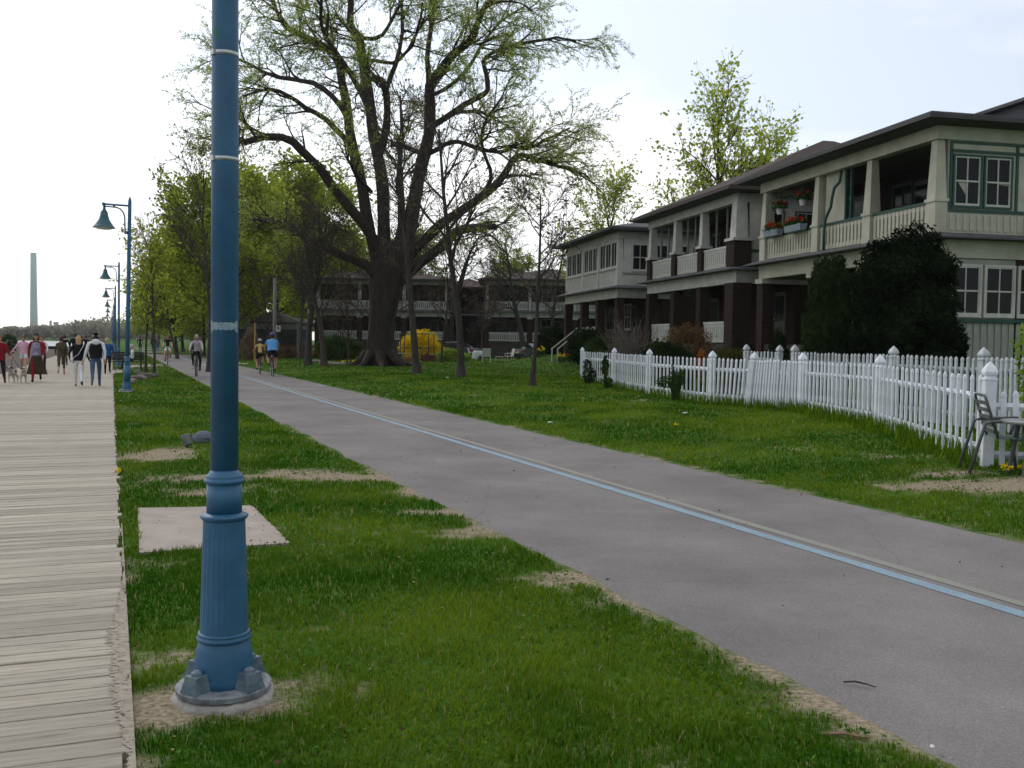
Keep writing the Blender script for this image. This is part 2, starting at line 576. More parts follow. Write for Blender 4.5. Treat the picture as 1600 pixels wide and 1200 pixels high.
M_ASPH = mat('path_asphalt', (.176, .166, .163), .95, .12, .7, bump=.35, bscale=160, detail=12, col2=(.216, .204, .200), spec=.1)
nd, lk = M_ASPH.node_tree.nodes, M_ASPH.node_tree.links
sp = nd.new("ShaderNodeTexNoise"); sp.inputs['Scale'].default_value = 95; sp.inputs['Detail'].default_value = 3
sc_ = nd.new("ShaderNodeValToRGB")
sc_.color_ramp.elements[0].position = .40; sc_.color_ramp.elements[0].color = (.84, .84, .845, 1)
sc_.color_ramp.elements[1].position = .66; sc_.color_ramp.elements[1].color = (1.16, 1.155, 1.15, 1)
tcx = nd.new("ShaderNodeTexCoord"); lk.new(tcx.outputs['Object'], sp.inputs['Vector']); lk.new(sp.outputs['Fac'], sc_.inputs['Fac'])
mu = nd.new("ShaderNodeMix"); mu.data_type = 'RGBA'; mu.blend_type = 'MULTIPLY'; mu.inputs['Factor'].default_value = 1
bs = nd["Principled BSDF"]; src = bs.inputs['Base Color'].links[0].from_socket
lk.new(src, mu.inputs['A']); lk.new(sc_.outputs['Color'], mu.inputs['B']); lk.new(mu.outputs['Result'], bs.inputs['Base Color'])
vo = nd.new("ShaderNodeTexVoronoi"); vo.feature = 'DISTANCE_TO_EDGE'; vo.inputs['Scale'].default_value = .33
wa = nd.new("ShaderNodeTexNoise"); wa.inputs['Scale'].default_value = 2.5; wa.inputs['Detail'].default_value = 6
wv_ = nd.new("ShaderNodeMix"); wv_.data_type = 'RGBA'; wv_.inputs['Factor'].default_value = .22
lk.new(tcx.outputs['Object'], wa.inputs['Vector']); lk.new(tcx.outputs['Object'], wv_.inputs['A']); lk.new(wa.outputs['Color'], wv_.inputs['B']); lk.new(wv_.outputs['Result'], vo.inputs['Vector'])
ck = nd.new("ShaderNodeValToRGB"); ck.color_ramp.elements[0].position = 0; ck.color_ramp.elements[0].color = (.85, .845, .84, 1); ck.color_ramp.elements[1].position = .0022; ck.color_ramp.elements[1].color = (1, 1, 1, 1)
lk.new(vo.outputs['Distance'], ck.inputs['Fac'])
sn_ = nd.new("ShaderNodeTexNoise"); sn_.inputs['Scale'].default_value = .55; sn_.inputs['Detail'].default_value = 7; sn_.inputs['Roughness'].default_value = .65
lk.new(tcx.outputs['Object'], sn_.inputs['Vector'])
sr_ = nd.new("ShaderNodeValToRGB"); sr_.color_ramp.elements[0].position = .34; sr_.color_ramp.elements[0].color = (.86, .855, .86, 1); sr_.color_ramp.elements[1].position = .60; sr_.color_ramp.elements[1].color = (1.06, 1.05, 1.04, 1)
lk.new(sn_.outputs['Fac'], sr_.inputs['Fac'])
for o_ in (ck, sr_):
    m3 = nd.new("ShaderNodeMix"); m3.data_type = 'RGBA'; m3.blend_type = 'MULTIPLY'; m3.inputs['Factor'].default_value = 1
    src = bs.inputs['Base Color'].links[0].from_socket
    lk.new(src, m3.inputs['A']); lk.new(o_.outputs['Color'], m3.inputs['B']); lk.new(m3.outputs['Result'], bs.inputs['Base Color'])
s_path = list(np.arange(-4, 40, .12)) + list(np.arange(40, 175, 1.0))
path = struct(strip('cycle_path', s_path, lambda s: (PA_L + wob(s, 3, .09), PA_R + wob(s, 8, .07)), M_ASPH, .007, 60, True))

def worn(name, col, keep):
    "old road paint, worn through to the tarmac"
    m = mat(name, col, .8, .12, 3)
    nd, lk = m.node_tree.nodes, m.node_tree.links
    bs = nd["Principled BSDF"]
    t = nd.new("ShaderNodeTexCoord"); n = nd.new("ShaderNodeTexNoise"); n.inputs['Scale'].default_value = 70; n.inputs['Detail'].default_value = 5
    lk.new(t.outputs['Object'], n.inputs['Vector'])
    r = nd.new("ShaderNodeValToRGB"); r.color_ramp.elements[0].position = keep - .08; r.color_ramp.elements[1].position = keep + .10
    lk.new(n.outputs['Fac'], r.inputs['Fac'])
    x = nd.new("ShaderNodeMix"); x.data_type = 'RGBA'
    src = bs.inputs['Base Color'].links[0].from_socket
    lk.new(r.outputs['Color'], x.inputs['Factor']); lk.new(src, x.inputs['A']); x.inputs['B'].default_value = (.198, .183, .179, 1)
    lk.new(x.outputs['Result'], bs.inputs['Base Color'])
    return m
bl = strip('painted_line', s_path, lambda s: (5.02 + wob(s, 11, .012), 5.14 + wob(s, 12, .012)), worn('blue_line_paint', (.18, .295, .375), .55), .0105, 1)
bl.parent = path; bl['label'] = 'light blue painted centre line'
gl = strip('painted_line', s_path, lambda s: (5.235 + wob(s, 13, .014), 5.335 + wob(s, 14, .014)), worn('faded_green_line_paint', (.215, .235, .18), .47), .0105, 1)
gl.parent = path; gl['label'] = 'faded pale green older line'

# concrete slab in the grass and the cross walks
def poly_sheet(name, pts, material, thick=.05, dz=.02, n=6):
    mb = MB()
    a, b_, c, d = [Vector((p[0], p[1], 0)) for p in pts]
    for i in range(n + 1):
        for j in range(n + 1):
            u, v = i / n, j / n
            p = a.lerp(b_, u).lerp(d.lerp(c, u), v)
            mb.v.append((p.x, p.y, float(gz(p.x, p.y)) * .4 + dz))
    for i in range(n):
        for j in range(n):
            k = i * (n + 1) + j
            mb.f.append((k, k + n + 1, k + n + 2, k + 1)); mb.mi.append(0)
    ring = [i * (n + 1) for i in range(n + 1)] + [n * (n + 1) + j for j in range(1, n + 1)] + [i * (n + 1) + n for i in range(n - 1, -1, -1)] + [j for j in range(n - 1, 0, -1)]
    o = len(mb.v)
    for k in ring:
        x, y, z = mb.v[k]
        mb.v.append((x, y, z - thick))
    m = len(ring)
    for i in range(m):
        mb.f.append((ring[i], ring[(i + 1) % m], o + (i + 1) % m, o + i)); mb.mi.append(0)
    return mb.build(name, material)
M_SLAB = mat('sandy_concrete', (.30, .255, .225), .95, .12, 3, bump=.4, bscale=90, col2=(.36, .315, .28), detail=9)
tag(poly_sheet('concrete_slab', SLAB, M_SLAB, dz=.022), 'bare concrete slab set in the grass behind the big blue lamp post', 'slab')
struct(poly_sheet('cross_path', [G(196, 571.5), G(256, 569), G(256, 572), G(196, 575)], M_SLAB, dz=.018))
struct(poly_sheet('footpath', [G(366, 566.5), G(452, 565.5), G(452, 567.5), G(366, 568.7)], M_SLAB, dz=.018))

# ------------------------------------------------------------------ beach, lake, far shore
M_SAND = mat('beach_sand', (.125, .108, .095), .98, .16, .6, bump=.5, bscale=9, col2=(.165, .145, .13), detail=9, spec=0)
vs, fs = [], []
sl = list(np.arange(-6, 60, 3)) + list(np.arange(60, 520, 10))
tl = [BW_L - .03, -5, -6, -8, -12, -18, -26, -40, -60, -90, -140, -220]
for s in sl:
    for t in tl:
        x, y = st(s, t + (0 if t > -4.5 else float(fbm(s, t, .3, 4)) * .4))
        vs.append((x, y, float(gz(x, y)) + .02 + .05 * float(fbm(x, y, .4, 9))))
for i in range(len(sl) - 1):
    for j in range(len(tl) - 1):
        k = i * len(tl) + j
        fs.append((k, k + 1, k + len(tl) + 1, k + len(tl)))
struct(obj('beach', fastmesh('beach', vs, fs, M_SAND, smooth=True)))
wm = bpy.data.materials.new('lake_water'); wm.use_nodes = True
nd, lk = wm.node_tree.nodes, wm.node_tree.links
b = nd["Principled BSDF"]; b.inputs['Base Color'].default_value = (.05, .075, .085, 1); b.inputs['Roughness'].default_value = .3
nn = nd.new("ShaderNodeTexNoise"); nn.inputs['Scale'].default_value = .35; nn.inputs['Detail'].default_value = 5
tcx = nd.new("ShaderNodeTexCoord"); lk.new(tcx.outputs['Object'], nn.inputs['Vector'])
bp = nd.new("ShaderNodeBump"); bp.inputs['Strength'].default_value = 1.0; bp.inputs['Distance'].default_value = 1.6; lk.new(nn.outputs['Fac'], bp.inputs['Height']); lk.new(bp.outputs['Normal'], b.inputs['Normal'])
lake = MB()
xs = [st(-60, -75), st(-60, -2600), st(535, -2600), st(535, 10), st(165, 10), st(165, -75)]
lake.add([(x, y, -.75) for x, y in xs], [(0, 5, 4, 3, 2, 1)])
struct(lake.build('lake', wm))

# ------------------------------------------------------------------ boardwalk
M_PLANK = mat('weathered_planks', (.318, .288, .234), .9, .22, 2.2, bump=.6, bscale=22, stretch=(.5, 9, 1), rnd=.17, col2=(.445, .408, .338), detail=9)
_n, _l = M_PLANK.node_tree.nodes, M_PLANK.node_tree.links
_mp = _n.new("ShaderNodeMapping"); _mp.inputs['Scale'].default_value = (.9, 16, 1)
_tc = _n.new("ShaderNodeTexCoord"); _oi = _n.new("ShaderNodeObjectInfo"); _ad = _n.new("ShaderNodeVectorMath"); _ad.operation = 'ADD'
_cm = _n.new("ShaderNodeCombineXYZ"); _mm = _n.new("ShaderNodeMath"); _mm.operation = 'MULTIPLY'; _mm.inputs[1].default_value = 37.0
_l.new(_oi.outputs['Random'], _mm.inputs[0]); _l.new(_mm.outputs[0], _cm.inputs[0]); _l.new(_mm.outputs[0], _cm.inputs[1])
_l.new(_tc.outputs['Object'], _ad.inputs[0]); _l.new(_cm.outputs[0], _ad.inputs[1]); _l.new(_ad.outputs[0], _mp.inputs['Vector'])
_nz = _n.new("ShaderNodeTexNoise"); _nz.inputs['Scale'].default_value = 1.6; _nz.inputs['Detail'].default_value = 6; _nz.inputs['Roughness'].default_value = .7
_l.new(_mp.outputs[0], _nz.inputs['Vector'])
_cr = _n.new("ShaderNodeValToRGB"); _cr.color_ramp.elements[0].position = .31; _cr.color_ramp.elements[0].color = (.35, .33, .31, 1); _cr.color_ramp.elements[1].position = .44; _cr.color_ramp.elements[1].color = (1, 1, 1, 1)
_l.new(_nz.outputs['Fac'], _cr.inputs['Fac'])
_mu = _n.new("ShaderNodeMix"); _mu.data_type = 'RGBA'; _mu.blend_type = 'MULTIPLY'; _mu.inputs['Factor'].default_value = 1
_bs = _n["Principled BSDF"]; _src = _bs.inputs['Base Color'].links[0].from_socket
_l.new(_src, _mu.inputs['A']); _l.new(_cr.outputs['Color'], _mu.inputs['B']); _l.new(_mu.outputs['Result'], _bs.inputs['Base Color'])
M_UNDER = mat('boardwalk_underside', (.03, .026, .022), .95, .3, 4)
bwk = strip('boardwalk', list(np.arange(-3, 42, 3)) + list(np.arange(42, 240, 12)), lambda s: (BW_L, BW_R - .06), M_UNDER, -.03, 4)
struct(bwk)
PW = .158
def plank_mesh(k):
    mb = MB()
    segs = 5
    L = BW_R - BW_L
    w = PW - random.choice((.008, .009, .012, .015, .018, .022))
    ends = (random.uniform(-.03, .02), random.uniform(-.014, .012))
    ring = []
    for i in range(segs + 1):
        x = -L / 2 + L * i / segs + (ends[0] if i == 0 else 0) + (ends[1] if i == segs else 0)
        z = .026 + random.uniform(-.0012, .0012)
        tl_, bo = random.uniform(-.001, .001), random.uniform(-.0012, .0012)
        mb.v += [(x, -w / 2 + bo, -.014), (x, -w / 2 + bo, z - .0025 + tl_), (x, -w / 2 + .003 + bo, z + tl_), (x, w / 2 - .003 + bo, z - tl_), (x, w / 2 + bo, z - .0025 - tl_), (x, w / 2 + bo, -.014)]
    for i in range(segs):
        for j in range(5):
            a = i * 6 + j
            mb.f.append((a, a + 6, a + 7, a + 1)); mb.mi.append(0)
    mb.f += [(0, 1, 2, 3, 4, 5), tuple(segs * 6 + j for j in (5, 4, 3, 2, 1, 0))]; mb.mi += [0, 0]
    return mb.mesh('plank', M_PLANK)
PMESH = [plank_mesh(k) for k in range(14)]
s0 = 2.0
for i in range(296):
    o = obj('plank', PMESH[random.randrange(len(PMESH))], bwk)
    s = s0 + i * PW
    x, y = st(s, (BW_L + BW_R) / 2)
    o.location = (x, y, random.uniform(-.0012, .0012))
    o.rotation_euler = (random.uniform(-.004, .004), 0, -TH + random.gauss(0, .0008) + (math.pi if random.random() < .5 else 0))
    if o.rotation_euler.z > 1.5:
        pass
s1 = s0 + 296 * PW
mb = MB()
s = s1
while s < 235:
    w = PW if s < 70 else .3 if s < 120 else .9
    a0, a1 = st(s + .004, BW_L), st(s + .004, BW_R + random.uniform(-.03, .03))
    b0, b1 = st(s + w - .008, BW_L), st(s + w - .008, BW_R + random.uniform(-.03, .03))
    z = .026 + random.uniform(-.001, .001)
    mb.add([(*a0, z), (*a1, z), (*b1, z), (*b0, z), (*a0, -.01), (*a1, -.01), (*b1, -.01), (*b0, -.01)], [(0, 1, 2, 3), (0, 4, 5, 1), (1, 5, 6, 2), (2, 6, 7, 3), (3, 7, 4, 0)])
    s += w
fp = mb.build('far_planks', M_PLANK, bwk)
fp['kind'] = 'stuff'

# sand trodden over the plank ends
vs, fs = [], []
sn = np.arange(3.2, 9.0, .05)
for s in sn:
    w = .11 * math.exp(-((s - 5.3) / 1.2) ** 2) + .05 * (float(fbm(s, 1, 3.0, 51)) - .35)
    for j, f_ in enumerate((0, .5, 1)):
        x, y = st(s, BW_R + .03 - max(0.0, w) * f_ * (1 + .5 * float(fbm(s, 4, 7, 3))))
        vs.append((x, y, (.0285, .0305, .0290)[j]))
for i in range(len(sn) - 1):
    for j in range(2):
        k = i * 3 + j
        fs.append((k, k + 3, k + 4, k + 1))
sd_ = obj('sand', fastmesh('sand', vs, fs, mat('trodden_sand', (.27, .235, .19), 1, .2, 22, bump=.3, bscale=90, col2=(.36, .32, .265), detail=8), smooth=True, tint=np.tile((.75, .62, .15), len(sn)))); sd_['kind'] = 'stuff'
m_ = MATS['trodden_sand']; nd, lk = m_.node_tree.nodes, m_.node_tree.links
at = nd.new("ShaderNodeAttribute"); at.attribute_name = 'tint'; nz_ = nd.new("ShaderNodeTexNoise"); nz_.inputs['Scale'].default_value = 38; nz_.inputs['Detail'].default_value = 6
tcx = nd.new("ShaderNodeTexCoord"); lk.new(tcx.outputs['Object'], nz_.inputs['Vector'])
ma = nd.new("ShaderNodeMath"); ma.operation = 'ADD'; lk.new(at.outputs['Fac'], ma.inputs[0]); lk.new(nz_.outputs['Fac'], ma.inputs[1])
rr_ = nd.new("ShaderNodeValToRGB"); rr_.color_ramp.elements[0].position = .88; rr_.color_ramp.elements[1].position = 1.0
mv = nd.new("ShaderNodeMath"); mv.operation = 'MULTIPLY'; mv.inputs[1].default_value = .9; lk.new(ma.outputs[0], mv.inputs[0]); lk.new(mv.outputs[0], rr_.inputs['Fac'])
lk.new(rr_.outputs['Color'], nd["Principled BSDF"].inputs['Alpha'])

# ------------------------------------------------------------------ grass
def in_slab(x, y):
    ins = np.ones_like(x, bool)
    for i in range(4):
        a, b_ = SLAB2[i], SLAB2[(i + 1) % 4]
        ins &= ((b_[0] - a[0]) * (y - a[1]) - (b_[1] - a[1]) * (x - a[0])) < -.03
    return ins
gv, gf, gt, off = [], [], [], 0
for r0, r1, dens, wid, hgt in [(2.3, 4.6, 5600, .0050, .038), (4.6, 7.5, 3400, .0062, .040), (7.5, 13, 1250, .010, .044), (13, 24, 420, .018, .050), (24, 45, 110, .034, .052), (45, 85, 22, .07, .055)]:
    ymax, xm = r1, r1 * .64
    n = int(dens * 2 * xm * (r1 - r0))
    x = RNG.uniform(-xm, xm, n); y = RNG.uniform(r0, r1, n)
    k = np.abs(x) < y * .60 + .5
    x, y = x[k], y[k]
    s, t = st_of(x, y)
    eL = PA_L - .03 + .10 * (fbm(x * 0 + s, t * 0, .9, 3) - .5)
    k = ((t > BW_R - .02 + .05 * fbm(x, y, 3, 2)) & (t < eL)) | (t > PA_R + .05)
    q = x * HI[0] + y * HI[1]
    k &= (q < 15.4) & ~in_slab(x, y)
    x, y, s, t = x[k], y[k], s[k], t[k]
    dd = dirt(x, y)
    k = RNG.uniform(0, 1, len(x)) > dd * .97
    x, y, t, dd = x[k], y[k], t[k], dd[k]
    n = len(x)
    clump = fbm(x, y, 2.6, 31)
    h = hgt * (0.45 + 1.1 * clump) * RNG.uniform(.6, 1.35, n) * (1 - .55 * dd)
    far_side = t > PA_R
    w = wid * RNG.uniform(.7, 1.3, n)
    an = RNG.uniform(0, 2 * math.pi, n)
    lean = RNG.uniform(.1, .95, n) * h
    wx, wy = -np.sin(an) * w, np.cos(an) * w
    z = gz(x, y) - .004
    v = np.empty((n, 5, 3))
    lx, ly = np.cos(an) * lean, np.sin(an) * lean
    v[:, 0] = np.stack([x - wx * .5, y - wy * .5, z], 1)
    v[:, 1] = np.stack([x + wx * .5, y + wy * .5, z], 1)
    v[:, 2] = np.stack([x - wx * .4 + lx * .35, y - wy * .4 + ly * .35, z + h * .62], 1)
    v[:, 3] = np.stack([x + wx * .4 + lx * .35, y + wy * .4 + ly * .35, z + h * .62], 1)
    v[:, 4] = np.stack([x + lx, y + ly, z + h * .95], 1)
    base = off + np.arange(n) * 5
    gv.append(v.reshape(-1, 3))
    gf += [np.stack([base, base + 1, base + 3], 1), np.stack([base, base + 3, base + 2], 1), np.stack([base + 2, base + 3, base + 4], 1)]
    tn = np.clip((fbm(x, y, .9, 40) - .34) * 2.1 + RNG.normal(0, .16, n) + .35 * dd, 0, 1)
    dry = RNG.uniform(0, 1, n) < .035 + .25 * dd
    tn = np.where(dry, 2.0, tn)
    gt.append(np.repeat(tn, 5))
    off += n * 5
M_BLADE = leafmat('grass_blades', (.030, .098, .004), (.160, .228, .014), .30)
nd, lk = M_BLADE.node_tree.nodes, M_BLADE.node_tree.links
at = [n for n in nd if n.type == 'ATTRIBUTE'][0]
gm_ = nd.new("ShaderNodeMath"); gm_.operation = 'GREATER_THAN'; gm_.inputs[1].default_value = 1.5; lk.new(at.outputs['Fac'], gm_.inputs[0])
mz = nd.new("ShaderNodeMix"); mz.data_type = 'RGBA'; mz.inputs['B'].default_value = (.30, .25, .13, 1); lk.new(gm_.outputs[0], mz.inputs['Factor'])
old = [n for n in nd if n.type == 'MIX' and n != mz][0]
lk.new(old.outputs['Result'], mz.inputs['A'])
for n in nd:
    if n.type in ('BSDF_DIFFUSE', 'BSDF_TRANSLUCENT'):
        lk.new(mz.outputs['Result'], n.inputs['Color'])
gr = obj('grass', fastmesh('grass', np.concatenate(gv), np.concatenate(gf), M_BLADE, tint=np.concatenate(gt)))
gr['kind'] = 'stuff'

# clover and broad-leaved weeds, dead leaf bits
n = 60000
x = RNG.uniform(-5, 9, n); y = RNG.uniform(2.4, 16, n)
s_, t_ = st_of(x, y)
k = (((t_ > BW_R + .03) & (t_ < PA_L - .06)) | (t_ > PA_R + .1)) & ~in_slab(x, y) & (np.abs(x) < y * .6 + .4) & (fbm(x, y, 1.1, 61) > .50)
x, y = x[k], y[k]; n = len(x)
c = np.stack([x, y, gz(x, y) + RNG.uniform(.012, .032, n)], 1)
d_ = RNG.normal(size=(n, 3)); d_[:, 2] *= .25
w = obj('clover', leafmesh('clover', c, .021, leafmat('clover_leaves', (.035, .095, .012), (.10, .19, .03), .25), .85, dirs=d_ * 2))
w['kind'] = 'stuff'
n = 2600
x = RNG.uniform(-4, 9, n); y = RNG.uniform(2.4, 18, n)
s_, t_ = st_of(x, y)
k = (t_ > BW_R - .3) & (np.abs(x) < y * .6 + .4) & ((t_ < PA_L + .15) | (t_ > PA_R - .25) | (RNG.uniform(0, 1, n) < .10))
x, y, t_ = x[k], y[k], t_[k]; n = len(x)
c = np.stack([x, y, np.where((t_ > PA_L - .1) & (t_ < PA_R + .1), .013, gz(x, y) + .022) + np.where(t_ < BW_R, .012, 0)], 1)
d_ = RNG.normal(size=(n, 3)); d_[:, 2] *= .12
w = obj('leaf_litter', leafmesh('leaf_litter', c, .026, leafmat('dead_leaves', (.10, .065, .035), (.30, .24, .15), .1), .5, dirs=d_ * 3))
w['kind'] = 'stuff'
# ================================================================== STREET LAMPS
def make_lamp(detail):
    t = thing('street_lamp', '', 'street lamp')
    n = 40 if detail else 16
    # concrete footing and flange
    f = MB()
    f.lathe([(-.08, .222), (.0, .222), (.024, .214), (.034, .19)], 28)
    if detail:
        for i, (x, y, z) in enumerate(f.v):
            k = 1 + .06 * math.sin(7 * math.atan2(y, x)) * random.uniform(.3, 1)
            f.v[i] = (x * k, y * k, z + random.uniform(-.004, .004))
    f.build('footing', mat('pale_footing', (.30, .285, .265), .95, .35, 14, bump=.5, bscale=50), t, True)
    MB().lathe([(.04, .205), (.062, .208), (.070, .20), (.071, .12)], n).build('base_flange', mat('chipped_flange_paint', (.13, .16, .19), .5, .5, 16, col2=(.30, .32, .34)), t)
    MB().lathe([(.068, .132), (.10, .130), (.18, .125), (.23, .119), (.262, .108), (.268, .104)], n).build('base_bell', M_BLUE, t, True)
    MB().lathe([(.262, .105), (.268, .116), (.276, .120), (.284, .116), (.290, .110), (.294, .114), (.300, .112), (.304, .104)], n).build('base_ring', M_BLUE, t, True)
    sh = MB()
    if detail:
        prof = []
        for k in range(13):
            u = k / 12
            prof.append((.302 + u * .50, .1045 - u * .0145))
        nfl = 24
        o = len(sh.v); m = nfl * 6
        for z, r in prof:
            fade = min(1, (z - .302) / .05, (.802 - z) / .05)
            for j in range(m):
                a = 2 * math.pi * j / m
                g = abs(math.sin(a * nfl / 2)) ** .6
                rr = r - .0036 * (1 - g) * max(0, fade) if fade > 0 else r
                sh.v.append((rr * math.cos(a), rr * math.sin(a), z))
        for i in range(len(prof) - 1):
            for j in range(m):
                k = (j + 1) % m
                sh.f.append((i * m + j, i * m + k, (i + 1) * m + k, (i + 1) * m + j)); sh.mi.append(0)
    else:
        sh.lathe([(.302, .1045), (.80, .09)], 16)
    sh.build('fluted_shaft', M_BLUE, t, not detail or True)
    MB().lathe([(.795, .088), (.806, .098), (.814, .104), (.820, .104), (.826, .092), (.832, .080)], n).build('collar', M_BLUE, t, True)
    MB().lathe([(.826, .0765), (.965, .0755)], n).build('sleeve', M_BLUE, t, True)
    MB().lathe([(.958, .075), (.968, .086), (.974, .088), (.980, .084), (.986, .078), (.992, .080), (.998, .076), (1.006, .066), (1.02, .060)], n).build('collar', M_BLUE, t, True)
    MB().lathe([(1.0, .0600), (2.5, .0575), (5.5, .049), (5.56, .040), (5.60, .028), (5.64, .012)], n).build('pole', M_BLUE, t, True)
    if detail:
        for k in range(4):
            a = R_(37 + 90 * k)
            c, s_ = math.cos(a), math.sin(a)
            bm_ = MB()
            for w, d, z0, z1 in ((.050, .048, .070, .088), (.045, .043, .088, .112), (.038, .037, .112, .142)):
                bm_.frustum(0, 0, z0, z1, d, w, d * .93, w * .93)
            bm_.lathe([(.141, .028), (.155, .024), (.164, .010)], 8)
            o = bm_.build('bolt_cover', mat('worn_cover_paint', (.05, .12, .18), .55, .4, 20, col2=(.17, .22, .25)), t)
            o.location = (.155 * c, .155 * s_, 0); o.rotation_euler = (0, 0, a)
        for z in (2.83, 2.378):
            o = MB().lathe([(z - .009, .0578 - (z - 2.5) * .003), (z - .008, .0592 - (z - 2.5) * .003), (z + .008, .0592 - (z - 2.5) * .003), (z + .009, .0578 - (z - 2.5) * .003)], 40, caps=False).build('steel_band', mat('band_steel', (.42, .44, .45), .35, .1, 9, metal=.9), t, True)
            MB().box(-.010, .010, -.067, -.056, z - .011, z + .011).build('band_buckle', M_STEEL, o).rotation_euler = (0, 0, R_(-62))
        # torn tape
        tp = MB()
        for j in range(16):
            a = R_(190 + j * 9.4)
            r = .0594
            h0 = .012 + .009 * abs(math.sin(j * 1.3)) + (.012 if j in (0, 1, 14, 15) else 0)
            tp.v += [(r * math.cos(a), r * math.sin(a), 1.655 - h0), (r * math.cos(a), r * math.sin(a), 1.655 + h0 * .8)]
        for j in range(15):
            tp.f.append((2 * j, 2 * j + 2, 2 * j + 3, 2 * j + 1)); tp.mi.append(0)
        tp.build('torn_tape', mat('white_tape', (.22, .31, .36), .6, .25, 30), t)
        sm = MB()
        for j in range(5):
            a = R_(205 + j * 8)
            for z in (2.83 + .055 + .01 * (j % 2), 2.83 + .105 - .012 * (j % 2)):
                sm.v.append((.0572 * math.cos(a), .0572 * math.sin(a), z))
        for j in range(4):
            sm.f.append((2 * j, 2 * j + 2, 2 * j + 3, 2 * j + 1)); sm.mi.append(0)
        sm.build('paint_smudge', mat('green_smudge', (.03, .17, .13), .5, .3, 30), t)
    # arm over the boardwalk: -x of the lamp
    ar = MB()
    ar.tube([(0, 0, 5.38), (-.30, 0, 5.38), (-.70, 0, 5.38)], .028, 8)
    ar.ball((-.70, 0, 5.38), .05)
    ar.tube([(-.06, 0, 4.62), (-.115, 0, 4.64), (-.125, 0, 4.9), (-.13, 0, 5.05), (-.17, 0, 5.18), (-.25, 0, 5.27), (-.36, 0, 5.31), (-.66, 0, 5.315)], .021, 8)
    ar.tube([(-.05, 0, 4.60), (-.13, 0, 4.60)], .04, 8)
    ar.tube([(-.42, 0, 5.31), (-.42, 0, 5.385)], .03, 8)
    ar.build('lamp_arm', M_BLUE, t, True)
    sh = MB().lathe([(5.40, .035), (5.26, .036), (5.20, .055), (5.17, .085), (5.12, .10), (5.06, .10), (5.05, .115), (5.02, .12), (4.95, .14), (4.88, .18), (4.80, .235), (4.74, .275), (4.715, .31), (4.70, .315)], 24, (-.68, 0, 0), caps=False).build('lamp_shade', mat('shade_paint', (.03, .105, .135), .4, .15, 6), t, True)
    for k in range(8):
        a = R_(45 * k)
        vb = MB().box(-.008, .008, -.010, .010, 5.068, 5.112)
        o = vb.build('shade_vent', mat('vent_metal', (.3, .33, .33), .5), sh)
        o.location = (-.68 + .101 * math.cos(a), .101 * math.sin(a), 0); o.rotation_euler = (0, 0, a)
    MB().lathe([(4.705, .30), (4.69, .26), (4.66, .17), (4.65, .05)], 20, (-.68, 0, 0)).build('lamp_lens', mat('lens_glass', (.55, .56, .52), .25), t, True)
    return t
b1, b2 = G(350, 1088), G(198, 612)
LSTEP = (b2 - b1)
lamp = make_lamp(True)
lamp.location = (b1.x, b1.y, .0)
lamp.rotation_euler = (0, 0, -TH)
tag(lamp, 'tall blue fluted lamp post in the foreground with steel bands and torn tape', 'street lamp')
lamp2 = make_lamp(False)
lamp_words = ['blue street lamp with bell shade, nearest one shown whole, beside the strolling couple', 'second blue bell-shade lamp down the boardwalk', 'third blue bell-shade lamp down the boardwalk',
              'fourth blue bell-shade lamp down the boardwalk', 'fifth small bell-shade lamp down the boardwalk', 'sixth tiny bell-shade lamp down the boardwalk', 'farthest tiny bell-shade lamp on the boardwalk']
for k in range(7):
    o = lamp2 if k == 0 else copy_tree(lamp2)
    p = b1 + LSTEP * (k + 1)
    o.location = (p.x, p.y, float(gz(p.x, p.y)))
    o.rotation_euler = (R_(random.uniform(-.5, .5)), R_(1.0 if k == 0 else random.uniform(-.3, .8)), -TH)
    tag(o, lamp_words[k], 'street lamp', 'street lamps along the boardwalk')

# ================================================================== FENCES
def picket_mesh(name, m, h, w=.045, d=.017):
    mb = MB()
    prof = [(0, 1), (h - .10, 1), (h - .095, .86), (h - .085, .86), (h - .08, 1.06), (h - .045, 1.06), (h - .02, .8), (h, .18)]
    for z, k in prof:
        mb.v += [(-w * k, -d * k, z), (w * k, -d * k, z), (w * k, d * k, z), (-w * k, d * k, z)]
    for i in range(len(prof) - 1):
        for j in range(4):
            a = i * 4
            mb.f.append((a + j, a + (j + 1) % 4, a + 4 + (j + 1) % 4, a + 4 + j)); mb.mi.append(0)
    mb.f.append(tuple((len(prof) - 1) * 4 + j for j in range(4))); mb.mi.append(0)
    return mb.mesh(name, m)
def post_mesh(m, h, w=.066):
    mb = MB()
    prof = [(-.1, 1), (h - .24, 1), (h - .235, 1.14), (h - .21, 1.14), (h - .20, .82), (h - .18, .78), (h - .165, 1.12), (h - .13, 1.18), (h - .075, .86), (h, .08)]
    for z, k in prof:
        k *= w
        mb.v += [(-k, -k, z), (k, -k, z), (k, k, z), (-k, k, z)]
    for i in range(len(prof) - 1):
        for j in range(4):
            a = i * 4
            mb.f.append((a + j, a + (j + 1) % 4, a + 4 + (j + 1) % 4, a + 4 + j)); mb.mi.append(0)
    mb.f.append(tuple((len(prof) - 1) * 4 + j for j in range(4))); mb.mi.append(0)
    return mb.mesh('post', m)

